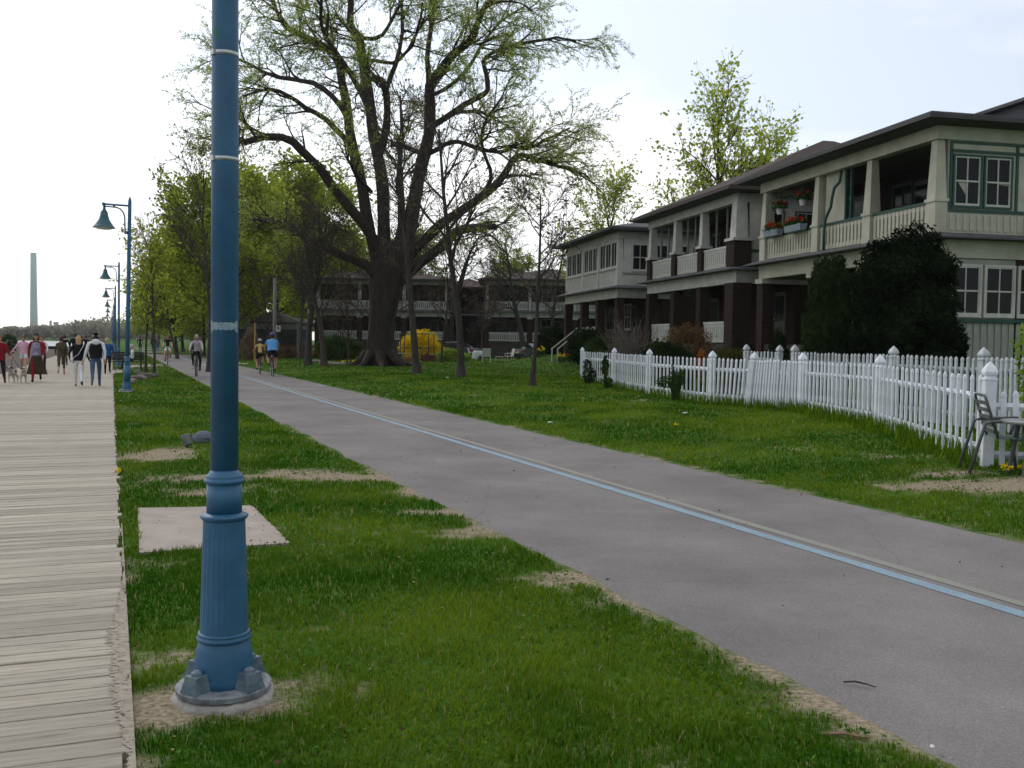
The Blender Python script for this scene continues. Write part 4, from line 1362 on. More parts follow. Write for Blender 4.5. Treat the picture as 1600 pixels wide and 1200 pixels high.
limbs = [  # (points in the photograph's 2x crop, depth at the end, radius start and end in crop pixels)
    ([(600, 830), (480, 785), (390, 740), (320, 692), (230, 680)], 4, 24, 6),
    ([(610, 740), (550, 670), (490, 600), (440, 520), (380, 470), (320, 425), (260, 425), (205, 450), (180, 430), (185, 395)], -5, 24, 6),
    ([(600, 740), (575, 590), (545, 480), (530, 400), (520, 300), (505, 200), (490, 160), (430, 130), (380, 110), (330, 90), (300, 30), (280, -60)], 3, 26, 4),
    ([(545, 480), (520, 430), (460, 370), (390, 340), (340, 300), (280, 270), (200, 300)], -3, 14, 3),
    ([(527, 370), (480, 300), (420, 255), (360, 245), (260, 225), (190, 180), (120, 200)], 6, 13, 3),
    ([(640, 760), (640, 600), (620, 480), (600, 380), (590, 280), (570, 180), (560, 110), (530, 80), (540, 0), (530, -120), (560, -240)], 0, 30, 5),
    ([(592, 340), (550, 260), (520, 210), (480, 150), (440, 80), (450, -20), (430, -120)], -4, 13, 3),
    ([(562, 115), (610, 125), (650, 90), (700, 0), (730, -90)], 4, 10, 3),
    ([(620, 500), (650, 400), (650, 300), (640, 250), (600, 245), (570, 265)], -3, 17, 7),
    ([(590, 190), (640, 195), (690, 190), (730, 150), (740, 100), (760, 10)], -5, 8, 3),
    ([(710, 780), (735, 620), (760, 500), (785, 420), (785, 330), (780, 270), (820, 220), (850, 170), (910, 130), (935, 60), (975, 0), (1000, -100)], -3, 32, 5),
    ([(785, 400), (830, 370), (890, 325), (950, 295), (968, 285), (960, 230), (945, 190), (975, 165), (1030, 150), (1100, 130), (1180, 110), (1240, 130)], 3, 14, 3),
    ([(860, 345), (900, 350), (940, 345), (975, 365)], 5, 9, 4),
    ([(735, 780), (800, 720), (870, 670), (940, 620), (1000, 570), (1040, 500), (1070, 480), (1120, 500), (1180, 520), (1270, 545)], 3, 25, 3),
    ([(660, 450), (700, 455), (780, 490), (830, 450), (870, 440), (930, 465), (1010, 478), (1040, 455), (1080, 470), (1150, 430), (1220, 400)], -4, 12, 3),
    ([(755, 820), (820, 770), (860, 720), (920, 712), (985, 708)], -5, 24, 10),
    ([(785, 300), (860, 260), (920, 190), (960, 120), (1010, 60), (1080, 20)], 6, 9, 3),
    ([(640, 300), (680, 200), (700, 100), (690, 0), (720, -140)], 6, 11, 3),
    ([(780, 280), (770, 180), (790, 80), (800, -20), (820, -150)], 2, 13, 3),
    ([(930, 620), (980, 560), (960, 500), (940, 430), (960, 360), (1010, 300)], -6, 9, 3),
    ([(600, 600), (560, 560), (540, 520)], -6, 9, 6),
    ([(700, 700), (680, 560), (700, 420), (690, 300)], 6, 16, 4),
]
WP = dict(seg=(1, .55, .35, .25), wig=(.1, .20, .22, .24), up=(0, .05, .0, -.06), tip=(.4, .25, .3, .4), kids=(1.15, 2.0, 2.4, 0), t0=(.42, .2, .12, 0), ang=(.85, .75, .7, .6),
          len=(2.5, 1.5, .95, .6), rad=(.070, .028, .012, .008), max=3, leaf=2, nleaf=21, lj=.07, rmin=.006, out=np.zeros(3))
for pts, dep, ra, rb in limbs:
    if pts[0][1] >= 700:
        pts = [(640 + (pts[0][0] - 640) * .35, max(870, pts[0][1] + 70))] + pts
    k = len(pts)
    wpts = []
    for i, (zx, zy) in enumerate(pts):
        u = i / (k - 1)
        start = 0
        wpts.append(wp(zx, zy, dep * u * u))
    # resample with a little irregularity
    fine = []
    for i in range(k - 1):
        for f in (0, .5):
            q = wpts[i] * (1 - f) + wpts[i + 1] * f
            fine.append(q + (RNG.normal(0, .07, 3) if f else 0))
    fine.append(wpts[-1])
    m = len(fine)
    u = np.linspace(0, 1, m)
    rad = (ra * .74 * (1 - u) ** .8 + rb * .9 * u) * .5 / PXM * (1 + .06 * np.sin(np.arange(m) * 2.1 + ra))
    sm = np.array(fine)
    sm[1:-1] = sm[1:-1] * .6 + (sm[:-2] + sm[2:]) * .2
    W.mb.tube(sm, rad, 9, caps=False)
    dirs = [nrm(v) for v in np.gradient(sm, axis=0)]
    L = float(np.sum(np.linalg.norm(np.diff(sm, axis=0), axis=1)))
    W.after(list(sm), dirs, rad, L, 0, WP)
willow = thing('willow_tree', 'giant old willow with a massive trunk and spreading limbs on the lawn', 'tree', wroot)
M_WILLOW = leafmat('willow_leaves', (.19, .26, .035), (.42, .50, .12), .55)
W.finish(willow, M_BARK, M_WILLOW, .155, .30)
rt = MB()
for k in range(9):
    a = k * .7 + random.uniform(-.2, .2)
    c_, s_ = math.cos(a), math.sin(a)
    L_ = random.uniform(1.9, 2.9)
    rt.tube([(c_ * .7, s_ * .7, .75), (c_ * 1.15, s_ * 1.15, .28), (c_ * 1.6 + .1, s_ * 1.6, .08), (c_ * L_, s_ * L_ + .15, -.06)], [.30, .24, .15, .06], 7, caps=False)
obj('roots', fastmesh('roots', rt.v, rt.f, M_BARK, smooth=True), willow)
# reddish suckers on the trunk
S = Tree()
for k in range(150):
    a, z = random.uniform(0, 2 * math.pi), random.uniform(2.2, 8.5)
    p = np.array((1.2 * math.cos(a), 1.1 * math.sin(a), z))
    S.grow(p, nrm(np.array((math.cos(a) * .9, math.sin(a) * .6, .5))), random.uniform(1.2, 3.2), .014, 2, dict(seg=(1, 1, .4, .3, .3), wig=(0, 0, .16, .2, .2), up=(0, 0, .05, .05, .05), tip=(1, 1, .5, .5, .5), kids=(0, 0, 5, 0), t0=(0, 0, .2, 0), ang=(0, 0, .6, .6), len=(0, 0, .8, .5), rad=(0, 0, .008, .006), max=3, leaf=9, nleaf=0, lj=0, rmin=.006))
obj('sucker_twigs', fastmesh('sucker_twigs', S.mb.v, S.mb.f, M_TWIG), willow)

# ---- generic trees
def PT(h, kids=(14, 6, 5, 0), lens=None, nleaf=14, lj=.08, up=(.02, .05, .04, .0), ang=(.9, .75, .7, .6), t0=.25, mx=3, wig=(.04, .13, .18, .2), leaf=2, rmin=.005, rads=None):
    lens = lens or (h * .34, h * .15, h * .07, h * .04)
    rads = rads or (h * .007, h * .0028, h * .0012, h * .0008)
    return dict(seg=(h * .12, h * .06, h * .03, h * .02), wig=wig, up=up, tip=(.25, .25, .35, .4), kids=kids, t0=(t0, .2, .15, 0), ang=ang, len=lens, rad=rads, max=mx, leaf=leaf, nleaf=nleaf, lj=lj, rmin=rmin, cone=1)
def make_tree(name, h, r, Pm, bark, lm, size, aspect=.55, d=(0, 0, 1), label='', cat='tree', flare=True):
    T = Tree()
    if flare:
        T.mb.tube([(0, 0, -.1), (0, 0, .15), (0, 0, .5)], [r * 1.9, r * 1.35, r * 1.02], 9, caps=False)
    T.grow(np.array((0, 0, 0.)), nrm(np.array(d, float)), h, r, 0, Pm)
    root = thing(name, label, cat)
    T.finish(root, bark, lm, size, aspect)
    return root
M_GREENLEAF = leafmat('young_green_leaves', (.15, .21, .014), (.42, .48, .06), .58)
M_GREENLEAF2 = leafmat('deep_green_leaves', (.11, .17, .012), (.34, .41, .045), .58)
M_MAPLE = leafmat('yellow_green_maple_leaves', (.24, .32, .03), (.48, .55, .08), .55)
M_BUD = leafmat('brown_buds', (.08, .055, .035), (.15, .13, .06), .3)

# row of leafy trees along the path, far side
protos = []
for k in range(4):
    h = 13.0
    t = make_tree('leafy_tree', h, .20, PT(h, kids=(22, 7, 5, 0), nleaf=14, lj=.24, t0=.13, ang=(.95, .8, .7, .6), lens=(h * .33, h * .16, h * .085, h * .05)), M_BARK2, M_GREENLEAF if k % 2 else M_GREENLEAF2, .34, .6)
    protos.append(t)
used = [False] * 4
def plant(px, py, depth, height, k, label, rz=None, group=None, wide=1.0):
    p = on(P(px, py, depth).x, depth)
    o = protos[k] if not used[k] else copy_tree(protos[k])
    used[k] = True
    s = height / 13.0
    o.location = p; o.rotation_euler = (0, 0, random.uniform(0, 6.28) if rz is None else rz); o.scale = (s * wide, s * wide, s)
    tag(o, label, 'tree', group)
    return o
grp = 'leafy trees beside the path'
plant(318, 560, 88, 10.5, 0, 'tall leafy tree just left of the foreground lamp post, behind the cyclist', group=grp)
plant(286, 555, 112, 11.2, 1, 'bright green tree above the man cycling in a pale shirt', group=grp, wide=1.1)
plant(262, 552, 140, 12.5, 2, 'green tree above the farther cyclist in white shorts', group=grp)
plant(247, 548, 175, 13.2, 3, 'green tree at the far end of the row, just past the young street trees', group=grp, wide=1.1)
plant(238, 546, 215, 13.6, 1, 'farthest leafy tree of the row, beside the lamps', group=grp, wide=1.15)
plant(352, 560, 78, 12.0, 2, 'green tree half hidden by the big blue lamp post', group=grp)
plant(392, 556, 84, 13.7, 3, 'leafy tree rising behind the pavilion, by the brown clump', group=grp, wide=1.1)
plant(430, 552, 100, 16.6, 0, 'tall leafy tree behind the pavilion roof', group=grp, wide=1.1)
plant(505, 552, 120, 17.1, 1, 'yellow-green tree seen through the willow, left of its trunk', group=grp, wide=1.1)
plant(560, 552, 124, 12.8, 3, 'green tree directly behind the willow trunk', group=grp, wide=1.1)
plant(655, 550, 128, 12.8, 2, 'green tree behind the back houses, right of the willow trunk', group=grp, wide=1.1)
plant(340, 552, 130, 15.2, 1, 'tall green tree at the back, showing on both sides of the lamp post', group=grp, wide=1.1)
plant(460, 552, 135, 17.6, 2, 'green tree far behind the two cyclists riding away', group=grp, wide=1.2)
plant(790, 552, 128, 11.2, 0, 'green tree behind the brick house with the garden chairs', group=grp)
plant(276, 555, 98, 7.2, 2, 'low green tree filling the gap behind the cyclist in white shorts', group=grp, wide=1.5)
plant(300, 552, 125, 8.8, 0, 'broad low tree in the shade behind the man cycling towards the camera', group=grp, wide=1.5)

# bare trees
def bare(px, py, depth, h, r, label, lean=(0, 0, 1), kids=(16, 8, 6, 0), bark=M_BARK2, nleaf=2, t0=.28, ang=(.7, .7, .7, .6), name='bare_tree', wig=(.05, .14, .18, .2), lens=None):
    p = on(P(px, py, depth).x, depth) if py is None or depth else G(px, py)
    t = make_tree(name, h, r, PT(h, kids=kids, nleaf=nleaf, lj=.05, t0=t0, ang=ang, wig=wig, rmin=.008, lens=lens), bark, M_BUD, .13, .6, d=lean, label=label)
    t.location = p
    return t
bare(651, 583, G(651, 584).y, 10.5, .17, 'slim bare tree with pale base just beside the willow trunk', kids=(15, 7, 5, 0))
bare(720, 590, G(720, 590).y, 9.8, .155, 'straight bare tree on the lawn before the garden table', kids=(14, 7, 5, 0), lean=(-.02, 0, 1))
bare(832, 602, G(832, 603).y, 6.4, .085, 'thin young bare tree on the lawn nearest the picket fence', lean=(.06, 0, 1), kids=(12, 6, 4, 0), t0=.4)
bare(822, 556, 80, 9.5, .26, 'leaning bare tree before the brick house with the garden chairs', lean=(-.22, 0, 1), kids=(14, 8, 6, 0), t0=.35, ang=(.9, .8, .7, .6))
bare(860, 556, 84, 9.5, .20, 'wide bare tree in front of the far verandah house', lean=(.02, 0, 1), kids=(16, 9, 6, 0), t0=.3, ang=(.95, .8, .7, .6))
bare(481, 570, G(481, 571).y, 8.5, .20, 'bare twiggy tree behind the two cyclists riding away', lean=(-.06, 0, 1), kids=(16, 8, 6, 0), bark=M_BARK2, t0=.25)
bare(506, 571, G(506, 572).y, 8.0, .17, 'bare twiggy tree with a fallen log at its foot', lean=(-.03, 0, 1), kids=(15, 8, 6, 0), t0=.25)
bare(467, 560, 74, 9.5, .12, 'slender dark tree beside the pavilion corner', kids=(14, 8, 6, 0))
bare(420, 556, 77, 7.0, .10, 'brushy bare tree over the pavilion roof', kids=(16, 8, 6, 0), t0=.15, ang=(1, .8, .7, .6), bark=M_TWIG)
bare(372, 556, 72, 7.0, .10, 'brushy bare tree beside the torn tape of the lamp post', kids=(16, 8, 6, 0), t0=.12, ang=(1, .8, .7, .6), bark=M_TWIG)
bare(545, 562, 66, 7.0, .08, 'reddish twiggy sapling left of the willow trunk', kids=(16, 8, 6, 0), t0=.12, bark=M_TWIG, ang=(.8, .8, .7, .6))
bare(690, 560, 68, 8.0, .08, 'reddish twiggy sapling before the yellow bush', kids=(14, 7, 5, 0), t0=.3, bark=M_TWIG, ang=(.6, .6, .6, .6))
bare(752, 556, 78, 7.5, .08, 'reddish bare tree between the back houses', kids=(16, 8, 6, 0), t0=.2, bark=M_TWIG)
bare(326, 566, 47, 9.6, .10, 'tall thin bare tree touching the edge of the lamp post', lean=(0, 0, 1), kids=(9, 6, 4, 0), t0=.35, ang=(.55, .6, .6, .6), nleaf=4)
bare(277, 560, 75, 9.5, .11, 'leaning dark bare tree among the green row', lean=(-.28, 0, 1), kids=(10, 6, 4, 0), t0=.4, ang=(.5, .6, .6, .6))

# young street trees by the lamp
for px, py, h, lab in ((228, 583, 5.4, 'thin young tree in leaf beside the boardwalk lamp'), (241, 587, 5.8, 'thin young tree in leaf standing in the stone-edged bed')):
    g = G(px, py)
    t = make_tree('young_tree', h, .055, PT(h, kids=(20, 5, 3, 0), nleaf=9, lj=.08, t0=.34, ang=(.9, .7, .6, .6), lens=(h * .24, h * .10, h * .06, h * .04), leaf=1), M_BARK2, M_GREENLEAF, .15, .7, label=lab)
    t.location = g; tag(t, lab, 'tree', 'young trees by the boardwalk')

# maples behind the houses
for px, dep, h, lab, kw in ((1098, 52, 12.0, 'airy yellow-green maple rising above the brown hip roof', (18, 7, 5, 0)), (985, 70, 11.6, 'yellow-green maple leaning out behind the far verandah house', (16, 7, 5, 0)), (1190, 56, 11.2, 'smaller yellow-green maple behind the roofs, closer to the nearest house', (14, 7, 5, 0)), (1035, 66, 9.6, 'low bright maple showing just above the middle of the roofs', (14, 7, 5, 0))):
    p = on(P(px, 540, dep).x, dep)
    t = make_tree('maple_tree', h, .2, PT(h, kids=kw, nleaf=4.6, lj=.12, t0=.38, ang=(.66, .6, .6, .6), lens=(h * .36, h * .15, h * .08, h * .05), leaf=2), M_BARK2, M_MAPLE, .20, .8, label=lab, d=(-.12 if px < 1000 else .04, 0, 1))
    t.location = p

# ================================================================== SHRUBS
def shrub(name, label, loc, lobes, lm, n, size, aspect=.5, stem=M_BARK2, cat='shrub', shell=.55, updir=None, nst=7, group=None):
    "foliage through the volume of several lobes (x,y,z,rx,ry,rz), on stems"
    t = thing(name, label, cat, loc, 0, group)
    cs, tn = [], []
    vol = np.array([l[3] * l[4] * l[5] for l in lobes]); vol = vol / vol.sum()
    for l, v in zip(lobes, vol):
        m = int(n * v)
        d = RNG.normal(size=(m, 3)); d /= np.linalg.norm(d, axis=1)[:, None]
        rr = (shell + (1 - shell) * RNG.uniform(0, 1, m) ** .5)
        rr *= 1 + .22 * (vnoise(d[:, 0] * 3 + d[:, 2] * 5, d[:, 1] * 3 + 7, 1.3, 3) - .5) * 2
        c = d * rr[:, None] * np.array(l[3:6]) + np.array(l[:3])
        k = c[:, 2] > .02
        cs.append(c[k]); tn.append(vnoise(c[k][:, 0] * 3 + c[k][:, 1], c[k][:, 2] * 3, .9, 8))
    c = np.concatenate(cs)
    dirs = np.tile(np.array(updir, float), (len(c), 1)) if updir is not None else None
    obj('foliage', leafmesh('foliage', c, size, lm, aspect, tint=np.concatenate(tn), dirs=dirs), t)
    st_ = MB()
    for l in lobes:
        for k in range(nst):
            e = Vector((l[0] + random.uniform(-.6, .6) * l[3], l[1] + random.uniform(-.6, .6) * l[4], l[2] + random.uniform(.1, .7) * l[5]))
            m_ = Vector((e.x * .4, e.y * .4, e.z * .5))
            st_.tube([(e.x * .12, e.y * .12, -.05), m_, e], [.03, .02, .008], 4)
    st_.build('stem', stem, t)
    return t
M_YEW = leafmat('yew_needles', (.004, .008, .005), (.019, .031, .012), .1)
M_YEW2 = leafmat('cedar_sprays', (.010, .022, .009), (.030, .048, .016), .1)
M_SHADE = leafmat('shrub_leaves', (.020, .045, .012), (.06, .11, .025), .3)
M_BROWN = leafmat('dry_brown_leaves', (.09, .045, .02), (.20, .13, .06), .25)
M_OLIVE = leafmat('olive_leaves', (.05, .055, .015), (.11, .115, .03), .3)
M_ORANGE = leafmat('rusty_orange_leaves', (.30, .10, .02), (.45, .18, .04), .3)
M_FORSY = leafmat('forsythia_blossoms', (.62, .42, .005), (.85, .66, .01), .4)
M_LIME = leafmat('lime_leaves', (.13, .22, .02), (.28, .38, .05), .45)

def dp(px, depth, dz=0.0):
    return on(P(px, 540, depth).x, depth, dz)
# big dark yews before the nearest house
shrub('yew_bush', 'huge dark rounded yew bush in front of the nearest house', dp(1410, 22.5), [(0, 0, 1.6, 1.12, 1.0, 1.5), (.12, 0, 2.75, 1.0, .8, 1.0), (-.45, -.1, 2.4, .75, .7, 1.2), (.5, 0, 2.0, .62, .7, 1.0), (-.6, 0, 3.3, .28, .28, .42), (.25, 0, 3.75, .30, .28, .36), (.62, 0, 3.45, .24, .24, .50), (-.15, 0, 3.6, .2, .2, .4), (.82, 0, 2.9, .3, .3, .5)], M_YEW, 46000, .13, .35, shell=.62)
shrub('yew_bush', 'dark spreading yew bush under the porch windows of the nearest house', dp(1478, 21.5), [(0, 0, .9, .42, .5, .95)], M_YEW, 7000, .12, .35, shell=.6)
shrub('cedar_bush', 'dark upright cedar column beside the huge yew', dp(1294, 24.6), [(0, 0, 1.5, .62, .6, 1.5), (0, 0, 2.6, .50, .5, 1.0), (-.3, 0, 3.0, .16, .16, .55), (.25, 0, 3.2, .16, .16, .5)], M_YEW2, 17000, .13, .3, shell=.6, updir=(0, 0, 1))
shrub('cedar_bush', 'small cone-shaped evergreen by the white porch rail', dp(1217, 28), [(0, 0, .75, .34, .34, .8), (0, 0, 1.25, .20, .20, .5)], M_YEW2, 4000, .10, .3, updir=(0, 0, 1))
shrub('conifer_bush', 'dark green conifer bush behind the white fence, under the glazed balcony', dp(1050, 31.5), [(0, 0, .7, .9, .6, .8), (-.4, 0, 1.0, .5, .5, .6)], M_YEW2, 9000, .12, .35, updir=(-.2, 0, 1))
shrub('conifer_bush', 'rust orange patch of dying conifer behind the white fence', dp(1096, 30.6), [(0, 0, .8, .13, .13, .55)], M_ORANGE, 900, .10, .35, updir=(0, 0, 1))
shrub('conifer_bush', 'olive brown bush behind the fence, next to the rusty one', dp(1140, 29.5), [(0, 0, .7, .75, .5, .65)], M_OLIVE, 4200, .12, .3, updir=(0, 0, 1))
shrub('bare_shrub', 'dark red bare-leaved shrub below the glazed balcony', dp(1075, 35.5), [(0, 0, 1.2, .9, .6, .7)], M_BROWN, 2500, .10, .4)
shrub('leafy_shrub', 'mid green shrub beside the end post of the white fence', dp(938, 44.5), [(0, 0, .8, .75, .6, .75)], M_SHADE, 4200, .16, .6)
shrub('leafy_shrub', 'dark round shrub by the porch steps', dp(918, 49), [(0, 0, .9, .95, .7, .9)], M_YEW2, 5000, .16, .5)
shrub('leafy_shrub', 'wide dark shrub between the black car and the steps', dp(868, 62), [(0, 0, .8, 1.2, .8, .9), (1.0, 0, .7, .8, .7, .8)], M_YEW2, 7000, .2, .5)
bs_ = Tree()
for k in range(60):
    a = random.uniform(0, 6.28)
    bs_.grow(np.array((random.uniform(-.5, .5), random.uniform(-.3, .3), 0)), nrm(np.array((math.cos(a) * .35, math.sin(a) * .35, 1))), random.uniform(1.3, 2.3), .012, 2, dict(seg=(1, 1, .4, .3), wig=(0, 0, .1, .15), up=(0, 0, 0, 0), tip=(1, 1, .5, .5), kids=(0, 0, 5, 0), t0=(0, 0, .3, 0), ang=(0, 0, .5, .5), len=(0, 0, .6, .4), rad=(0, 0, .007, .005), max=3, leaf=9, nleaf=0, lj=0, rmin=.006))
o = thing('bare_shrub', 'grey bare twig thicket behind the white fence, before the far house', 'shrub', dp(985, 41))
obj('stem', fastmesh('stem', bs_.mb.v, bs_.mb.f, mat('grey_twigs', (.15, .125, .11), .9)), o)
# small things growing against the fence
shrub('yew_sapling', 'spiky dark yew sapling against the white fence', G(1056, 626), [(0, 0, .35, .13, .12, .38), (-.28, -.05, .48, .22, .08, .16), (.12, 0, .6, .10, .1, .22), (-.1, 0, .75, .06, .06, .2)], M_SHADE, 1500, .10, .22, nst=3)
shrub('yew_sapling', 'dark shrub at the end post of the white fence', G(918, 600), [(0, 0, .45, .17, .15, .5), (.2, 0, .3, .12, .12, .25)], M_YEW2, 800, .11, .3, nst=3)
shrub('climbing_plant', 'light green climber on the white fence near its end', G(945, 606), [(0, 0, .70, .10, .08, .35), (.1, 0, .2, .16, .1, .15)], M_SHADE, 260, .13, .7, nst=3)
# rough grass along the foot of the fence
wv = []
for a, b_, n in ((A_, B_, 900), (B_, C_, 900), (C_, E_, 700), (E_, F_, 350), (F_, G_, 350), (G_, I_, 300)):
    for k in range(n):
        u = random.random(); q = a.lerp(b_, u)
        h = random.choice((.1, .14, .2, .26, .34)) * (1.0 if a is not A_ else 1.0)
        off_ = Vector((-HI[0], -HI[1], 0)) * random.gauss(.12, .16)
        wv.append((q.x + off_.x, q.y + off_.y, float(gz(q.x + off_.x, q.y + off_.y)), h))
wv = np.array(wv); n = len(wv)
an = RNG.uniform(0, 6.28, n); w_ = .016
v = np.empty((n, 3, 3))
v[:, 0] = wv[:, :3] + np.stack([-np.sin(an) * w_, np.cos(an) * w_, np.zeros(n)], 1)
v[:, 1] = wv[:, :3] - np.stack([-np.sin(an) * w_, np.cos(an) * w_, np.zeros(n)], 1)
v[:, 2] = wv[:, :3] + np.stack([np.cos(an) * wv[:, 3] * .4, np.sin(an) * wv[:, 3] * .4, wv[:, 3]], 1)
o = obj('weeds', fastmesh('weeds', v.reshape(-1, 3), np.arange(n * 3).reshape(n, 3), M_BLADE, tint=np.repeat(RNG.uniform(0, .8, n), 3)))
o['kind'] = 'stuff'
# forsythia
fy = shrub('forsythia_bush', 'bright yellow flowering forsythia bush behind the willow', dp(655, 77), [(0, 0, 1.0, 1.5, 1.0, 1.0), (-.9, 0, 1.1, .7, .7, .75), (-.2, 0, 1.75, .75, .7, .62), (.75, 0, 1.45, .8, .8, .85), (1.45, 0, .75, .6, .5, .6), (.4, -.3, 2.1, .3, .3, .4)], M_FORSY, 6500, .17, .4, shell=.25)
shrub('leafy_shrub', 'lime green low shrub at the foot of the yellow bush', dp(702, 72), [(0, 0, .45, .9, .5, .5)], M_LIME, 1500, .16, .5)
shrub('leafy_shrub', 'lime green tuft beside the white garden chair', dp(727, 72), [(0, 0, .3, .45, .4, .35)], M_LIME, 900, .16, .4)
shrub('leafy_shrub', 'pale leafed shrub behind the fallen log', dp(530, 70), [(0, 0, .9, 1.6, .7, .9)], M_SHADE, 3000, .18, .6)
shrub('leafy_shrub', 'yellow-leaved shrub hanging at the edge of the picture by the chair', dp(1606, 14.5), [(0, 0, 1.4, .18, .2, .5), (.1, 0, .8, .2, .2, .4)], M_LIME, 420, .09, .6, nst=3)
shrub('grass_clump', 'tall dry brown grass clump beside the pavilion', dp(392, 70), [(0, 0, .9, .7, .6, 1.0), (0, 0, 1.6, .4, .4, .6)], leafmat('dry_straw', (.13, .10, .06), (.24, .19, .12), .3), 4000, .42, .08, updir=(0, 0, 1))
shrub('leafy_shrub', 'dark hedge mass before the pavilion wall', dp(440, 76), [(0, 0, .5, 1.6, .6, .6), (2.0, 0, .5, 1.4, .6, .6)], M_BROWN, 2500, .18, .5)
# flower clumps
M_YEL = leafmat('yellow_petals', (.65, .48, .01), (.85, .68, .03), .3)
def flowers(name, label, loc, lm, n, w, h=.3, size=.08, leafn=120):
    t = thing(name, label, 'flowers', loc)
    c = np.stack([RNG.uniform(-w, w, leafn), RNG.uniform(-w * .5, w * .5, leafn), RNG.uniform(0, h * .8, leafn)], 1)
    obj('foliage', leafmesh('foliage', c, size * 1.8, M_SHADE, .25, dirs=np.tile((0, 0, 1.), (leafn, 1))), t)
    cen = np.stack([RNG.uniform(-w, w, n), RNG.uniform(-w * .5, w * .5, n), RNG.uniform(h * .75, h * 1.15, n)], 1)
    c = np.repeat(cen, 7, 0) + RNG.normal(0, size * .3, (n * 7, 3))
    obj('blossoms', leafmesh('blossoms', c, size, lm, .8), t)
    return t
flowers('tulip_clump', 'red tulips flowering beside the porch steps', dp(893, 50.5, .2), M_RED, 12, .35, .42, .10)
flowers('tulip_clump', 'yellow and orange tulips next to the red ones', dp(882, 51, .2), M_YEL, 12, .35, .40, .10)
flowers('daffodil_clump', 'yellow daffodils by the dark shrub near the black car', dp(845, 58, .2), M_YEL, 7, .3, .5, .12)
flowers('daffodil_clump', 'yellow daffodils at the foot of the garden chair', G(1586, 742), M_YEL, 9, .16, .10, .035, 60)
flowers('daffodil_clump', 'scattered yellow daffodils left of the willow trunk', dp(548, 58), M_YEL, 10, .6, .22, .07)
flowers('dandelion', 'yellow dandelion on the lawn before the yew sapling', G(1057, 668), M_YEL, 3, .06, .06, .03, 20)
flowers('dandelion', 'yellow dandelion at the edge of the boardwalk planks', G(185, 742), M_YEL, 3, .05, .06, .03, 20)
# ================================================================== PEOPLE
def V3(*a):
    return Vector(a)
def ik(a, b_, l1, l2, pole):
    d = b_ - a
    L = min(d.length, (l1 + l2) * .999)
    d.normalize()
    x = (L * L + l1 * l1 - l2 * l2) / (2 * L)
    h = math.sqrt(max(1e-6, l1 * l1 - x * x))
    p = pole - d * pole.dot(d)
    p.normalize()
    return a + d * x + p * h, a + d * L
SKIN = mat('skin', (.42, .235, .165), .6, .12, 5)
def cloth(name, c, var=.2, c2=None):
    return mat('cloth_' + name, c, .9, var, 9, col2=c2, spec=.1)

